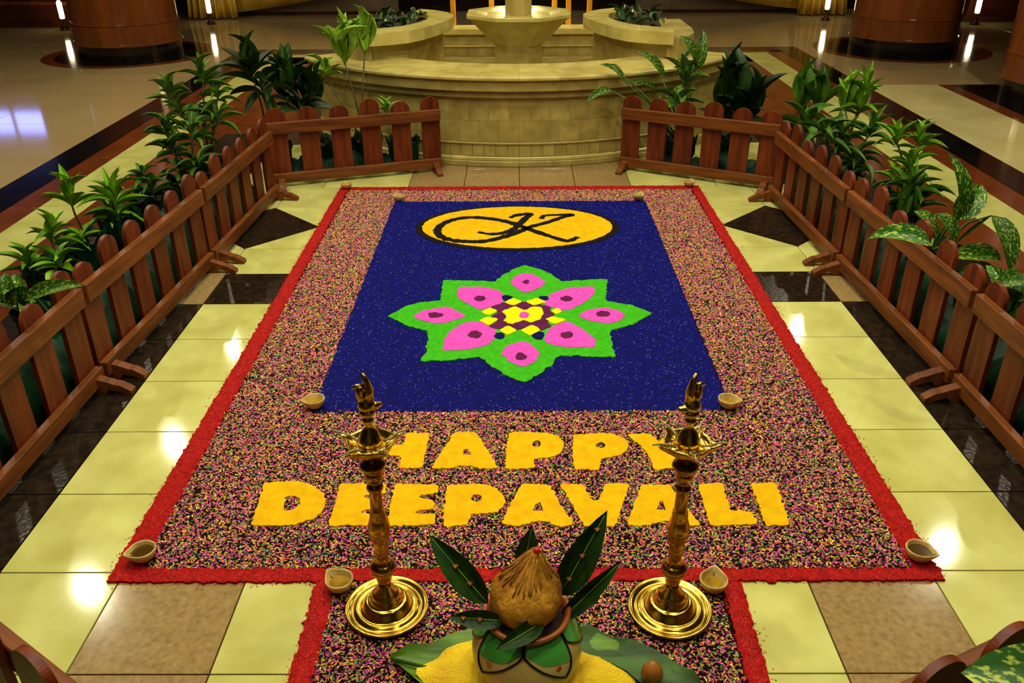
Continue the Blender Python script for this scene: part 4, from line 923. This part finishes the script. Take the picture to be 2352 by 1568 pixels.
# gilded railing behind the fountain with small lamps
gr = empty('gilded_railing', (0, 8.3, 0)); tag(gr, 'gilded post railing behind the fountain bowl', 'railing')
for x in (-.74, -.3, .42, .58, .82):
    MB().box((x - .03, -.03, .12), (x + .03, .03, .9), .006).build('post', M['goldpaint'], gr)
MB().box((-1.0, -.05, 0), (1.0, .05, .12), .01).build('base_rail', M['darkwood'], gr)
MB().box((-1.0, -.03, .86), (1.0, .03, .93), .01).build('top_rail', M['goldpaint'], gr)
for x, lb in ((-.585, 'small glowing globe lamp left of the fountain bowl'), (.68, 'small glowing globe lamp right of the fountain bowl')):
    root = empty('globe_lamp', (x, 8.2, 0)); tag(root, lb, 'lamp', 'globe lamps behind the fountain')
    MB().lathe([(.05, 0), (.05, .02), (.012, .03), (.012, .43), (.03, .44)], 14).build('stand', M['goldpaint'], root, True)
    MB().lathe([(.02, .44), (.04, .46), (.046, .485), (.04, .51), (.02, .53), (.004, .535)], 16).build('globe', M['bulb'], root, True)
ln = empty('lantern', (0, 8.3, .93)); tag(ln, 'glowing lantern on the gilded railing behind the fountain bowl', 'lamp')
MB().lathe([(.06, 0), (.06, .02), (.02, .04), (.02, .38), (.07, .4)], 16).build('stand', M['goldpaint'], ln, True)
MB().lathe([(.06, .4), (.09, .44), (.1, .52), (.09, .6), (.06, .64), (.01, .66)], 18).build('globe', M['bulb'], ln, True)
ld = bpy.data.lights.new('lantern_light', 'POINT'); ld.energy = 110; ld.shadow_soft_size = .1; ld.color = (1, .76, .28)
lo = bpy.data.objects.new('lantern_light', ld); COL.objects.link(lo); lo.parent = ln; lo.location = (0, -.14, .52)
for s, lb in ((-1, 'brown stone mound behind the left of the fountain bowl'), (1, 'brown stone mound behind the right of the fountain bowl')):
    mb = MB().lathe([(.36, 0), (.34, .2), (.3, .42), (.16, .52), (.04, .55)], 20, rf=lambda a, z: 1 + .1 * math.sin(3 * a + z * 6) + .06 * math.sin(7 * a))
    o = mb.build('stone_mound', mat('brown_stone', (120, 80, 34), .6, (84, 52, 20), 5, 6, bump=.3, bscale=12) if s < 0 else bpy.data.materials['brown_stone'], None, True, loc=(s * .62, 7.75, 0))
    tag(o, lb, 'rock')

# ------------------------------------------------------------------ columns
def column(x, y, label):
    root = empty('round_column', (x, y, 0)); tag(root, label, 'column', 'round wooden columns')
    MB().lathe([(.66, 0), (.66, .18)], 48).build('plinth', M['black'], root)
    MB().lathe([(.665, .17), (.69, .175), (.69, .2), (.675, .205), (.675, .42), (.67, .425)], 56).build('lower_band', M['column'], root)
    MB().lathe([(.66, .42), (.68, .43), (.68, .445), (.665, .45), (.665, CEIL + .1)], 56).build('shaft', M['column'], root)
    return root
column(-5.25, 9.98, 'round brown column at the left behind the plants')
column(5.2, 10.02, 'round brown column at the right behind the plants')
column(5.72, 6.95, 'round brown column cut by the right edge of the picture')
for x, y in ((-5.25, 9.98), (5.2, 10.02)):
    MB().lathe([(1.13, -.01), (1.13, .0012)], 64).build('inlay_ring', M['rust'], floor).location = (x, y, 0)
    MB().lathe([(.97, -.01), (.97, .0022)], 64).build('inlay_ring', M['black'], floor).location = (x, y, 0)

# ------------------------------------------------------------------ far background
def drape(x0, x1, y, label, s):
    root = empty('gold_drape', ((x0 + x1) / 2, y, 0)); tag(root, label, 'drape', 'gold drapes at the back of the hall')
    # gathered tail touching the floor
    n = 40; v = []; f = []
    for j in range(7):
        z = .02 + j * .25
        for i in range(n + 1):
            u = i / n; wd = .32 + .1 * (1 - j / 6)
            v.append((s * -.75 + (u - .5) * 2 * wd, .06 * math.sin(u * 40) + .03 * math.sin(u * 17) - .1 * (1 - j / 6), z))
    for j in range(6):
        for i in range(n): f.append((j * (n + 1) + i, j * (n + 1) + i + 1, (j + 1) * (n + 1) + i + 1, (j + 1) * (n + 1) + i))
    o = part('gathered_tail', v, f, M['gold'], root, True); o.modifiers.new('thickness', 'SOLIDIFY').thickness = .01
    v = []; f = []; n = 30; m = 8
    for i in range(n + 1):
        u = i / n
        zl = .08 + .34 * u ** 1.5
        for j in range(m + 1):
            t = j / m; v.append((s * (-.6 + u * 2.2), .05 + .06 * math.sin(t * 9 + u * 5), zl + (1.75 - zl) * t))
    for i in range(n):
        for j in range(m): f.append((i * (m + 1) + j, (i + 1) * (m + 1) + j, (i + 1) * (m + 1) + j + 1, i * (m + 1) + j + 1))
    o = part('swag', v, f, M['gold'], root, True); o.modifiers.new('thickness', 'SOLIDIFY').thickness = .01
drape(-5.3, -3.7, 13.6, 'gold cloth swag hanging at the far left of the hall', 1)
drape(3.7, 5.3, 13.6, 'gold cloth swag hanging at the far right of the hall', -1)
for s, lb in ((-1, 'taupe stage panel behind the left gold drape'), (1, 'taupe stage panel behind the right gold drape')):
    root = empty('stage_panel', (s * 3.4, 14.0, 0)); tag(root, lb, 'panel', 'taupe stage panels')
    MB().box((-1.3, 0, .05), (1.3, .1, 1.6), .01).build('board', M['panel'], root)
    MB().box((-1.3, .02, 0), (1.3, .1, .05)).build('skirting', M['darkwood'], root)
for s, x, lb in ((-1, -8.2, 'dark polished wooden counter at the far left'), (1, 8.9, 'dark polished wooden counter at the far right')):
    root = empty('wooden_counter', (x, 12.6, 0)); tag(root, lb, 'counter', 'dark wooden counters')
    MB().box((-1.6, 0, .06), (1.5, .8, 1.3), .01).build('body', M['darkwood'], root)
    MB().box((-1.65, -.05, 0), (1.55, .8, .09), .02).build('plinth', M['darkwood'], root)
    MB().box((-1.63, -.04, .34), (1.53, .0, .4), .018).build('moulding', M['column'], root)
    MB().box((-1.7, -.08, 1.3), (1.6, .84, 1.36), .02).build('top', M['column'], root)
for x, y, h, lb in ((-7.26, 12.3, .26, 'bright tube lamp standing before the far left counter'), (-5.1, 12.9, .3, 'bright tube lamp behind the left column'), (5.12, 12.9, .3, 'bright tube lamp behind the right column'), (7.3, 12.3, .3, 'bright tube lamp standing before the far right counter')):
    root = empty('tube_lamp', (x, y, 0)); tag(root, lb, 'lamp', 'tube lamps at the back of the hall')
    MB().lathe([(.07, 0), (.07, .03), (.03, .05), (.03, .14), (.05, .15), (.05, .17)], 16).build('foot', M['darkwood'], root, True)
    MB().lathe([(.03, .17), (.038, .19), (.038, .15 + h), (.02, .18 + h)], 16).build('glass_tube', M['tube'], root, True)
# daylight window in the back wall
wf = MB().box((-12.4, 16.52, 2.0), (-10.3, 16.6, 2.05)).box((-12.4, 16.52, 2.7), (-10.3, 16.6, 2.75))
for x in (-12.4, -11.7, -11.02, -10.35): wf.box((x, 16.52, 2.0), (x + .05, 16.6, 2.75))
win = wf.build('window_1', M['trim']); tag(win, kind='structure')
for x in (-12.35, -11.65, -10.97): MB().box((x, 16.6, 2.05), (x + .63, 16.62, 2.7)).build('pane', M['sky'], win)

# crumpled green sheeting around the plant pots
def sheet(p, q, nrm, label, hgt, w=.5):
    p, q, nrm = Vector(p), Vector(q), Vector(nrm).normalized(); L = (q - p).length; n = int(L / .025)
    prof = [(.05, .004), (.09, .08), (.13, .16), (.19, .2), (.27, .21), (.36, .19), (.43, .12), (.48, .05), (.52, .004)]
    ph = [random.uniform(0, 6.28) for _ in range(8)]
    v = []; f = []
    for i in range(n + 1):
        s = i / n * L
        h = hgt * (.8 + .18 * math.sin(s * 7 + ph[0]) + .12 * math.sin(s * 17 + ph[1]))
        for k, (d, z) in enumerate(prof):
            e = .018 * math.sin(s * 23 + k * 2.1 + ph[2]) + .014 * math.sin(s * 41 + k * 3.7 + ph[3]) + .008 * math.sin(s * 77 + k * 5 + ph[4])
            zz = max(.004, z / .21 * h + (e if 0 < k < len(prof) - 1 else 0)); c = p + (q - p) * (i / n) + nrm * (d * w / .52 + (e * .8 if d > .06 else abs(e) * .3))
            v.append((c.x, c.y, zz))
    m = len(prof)
    for i in range(n):
        for k in range(m - 1): f.append((i * m + k, (i + 1) * m + k, (i + 1) * m + k + 1, i * m + k + 1))
    o = part('plastic_sheet', v, f, M['wrap'], None, True); tag(o, label, 'sheet', 'green plastic sheets behind the fences')
    o.modifiers.new('thickness', 'SOLIDIFY').thickness = .002
sheet((-1.9, 0.1), (-1.79, 3.75), (-1, 0), 'crumpled dark green plastic sheet along the left fence', .24)
sheet((1.9, 0.1), (1.81, 3.7), (1, 0), 'crumpled dark green plastic sheet along the right fence', .24)
sheet((-1.75, 4.08), (-.8, 4.4), (-.33, 1), 'crumpled dark green plastic sheet behind the left back fence panel', .15, .3)
sheet((1.0, 4.38), (1.78, 3.97), (.45, 1), 'crumpled dark green plastic sheet behind the right back fence panel', .15, .3)
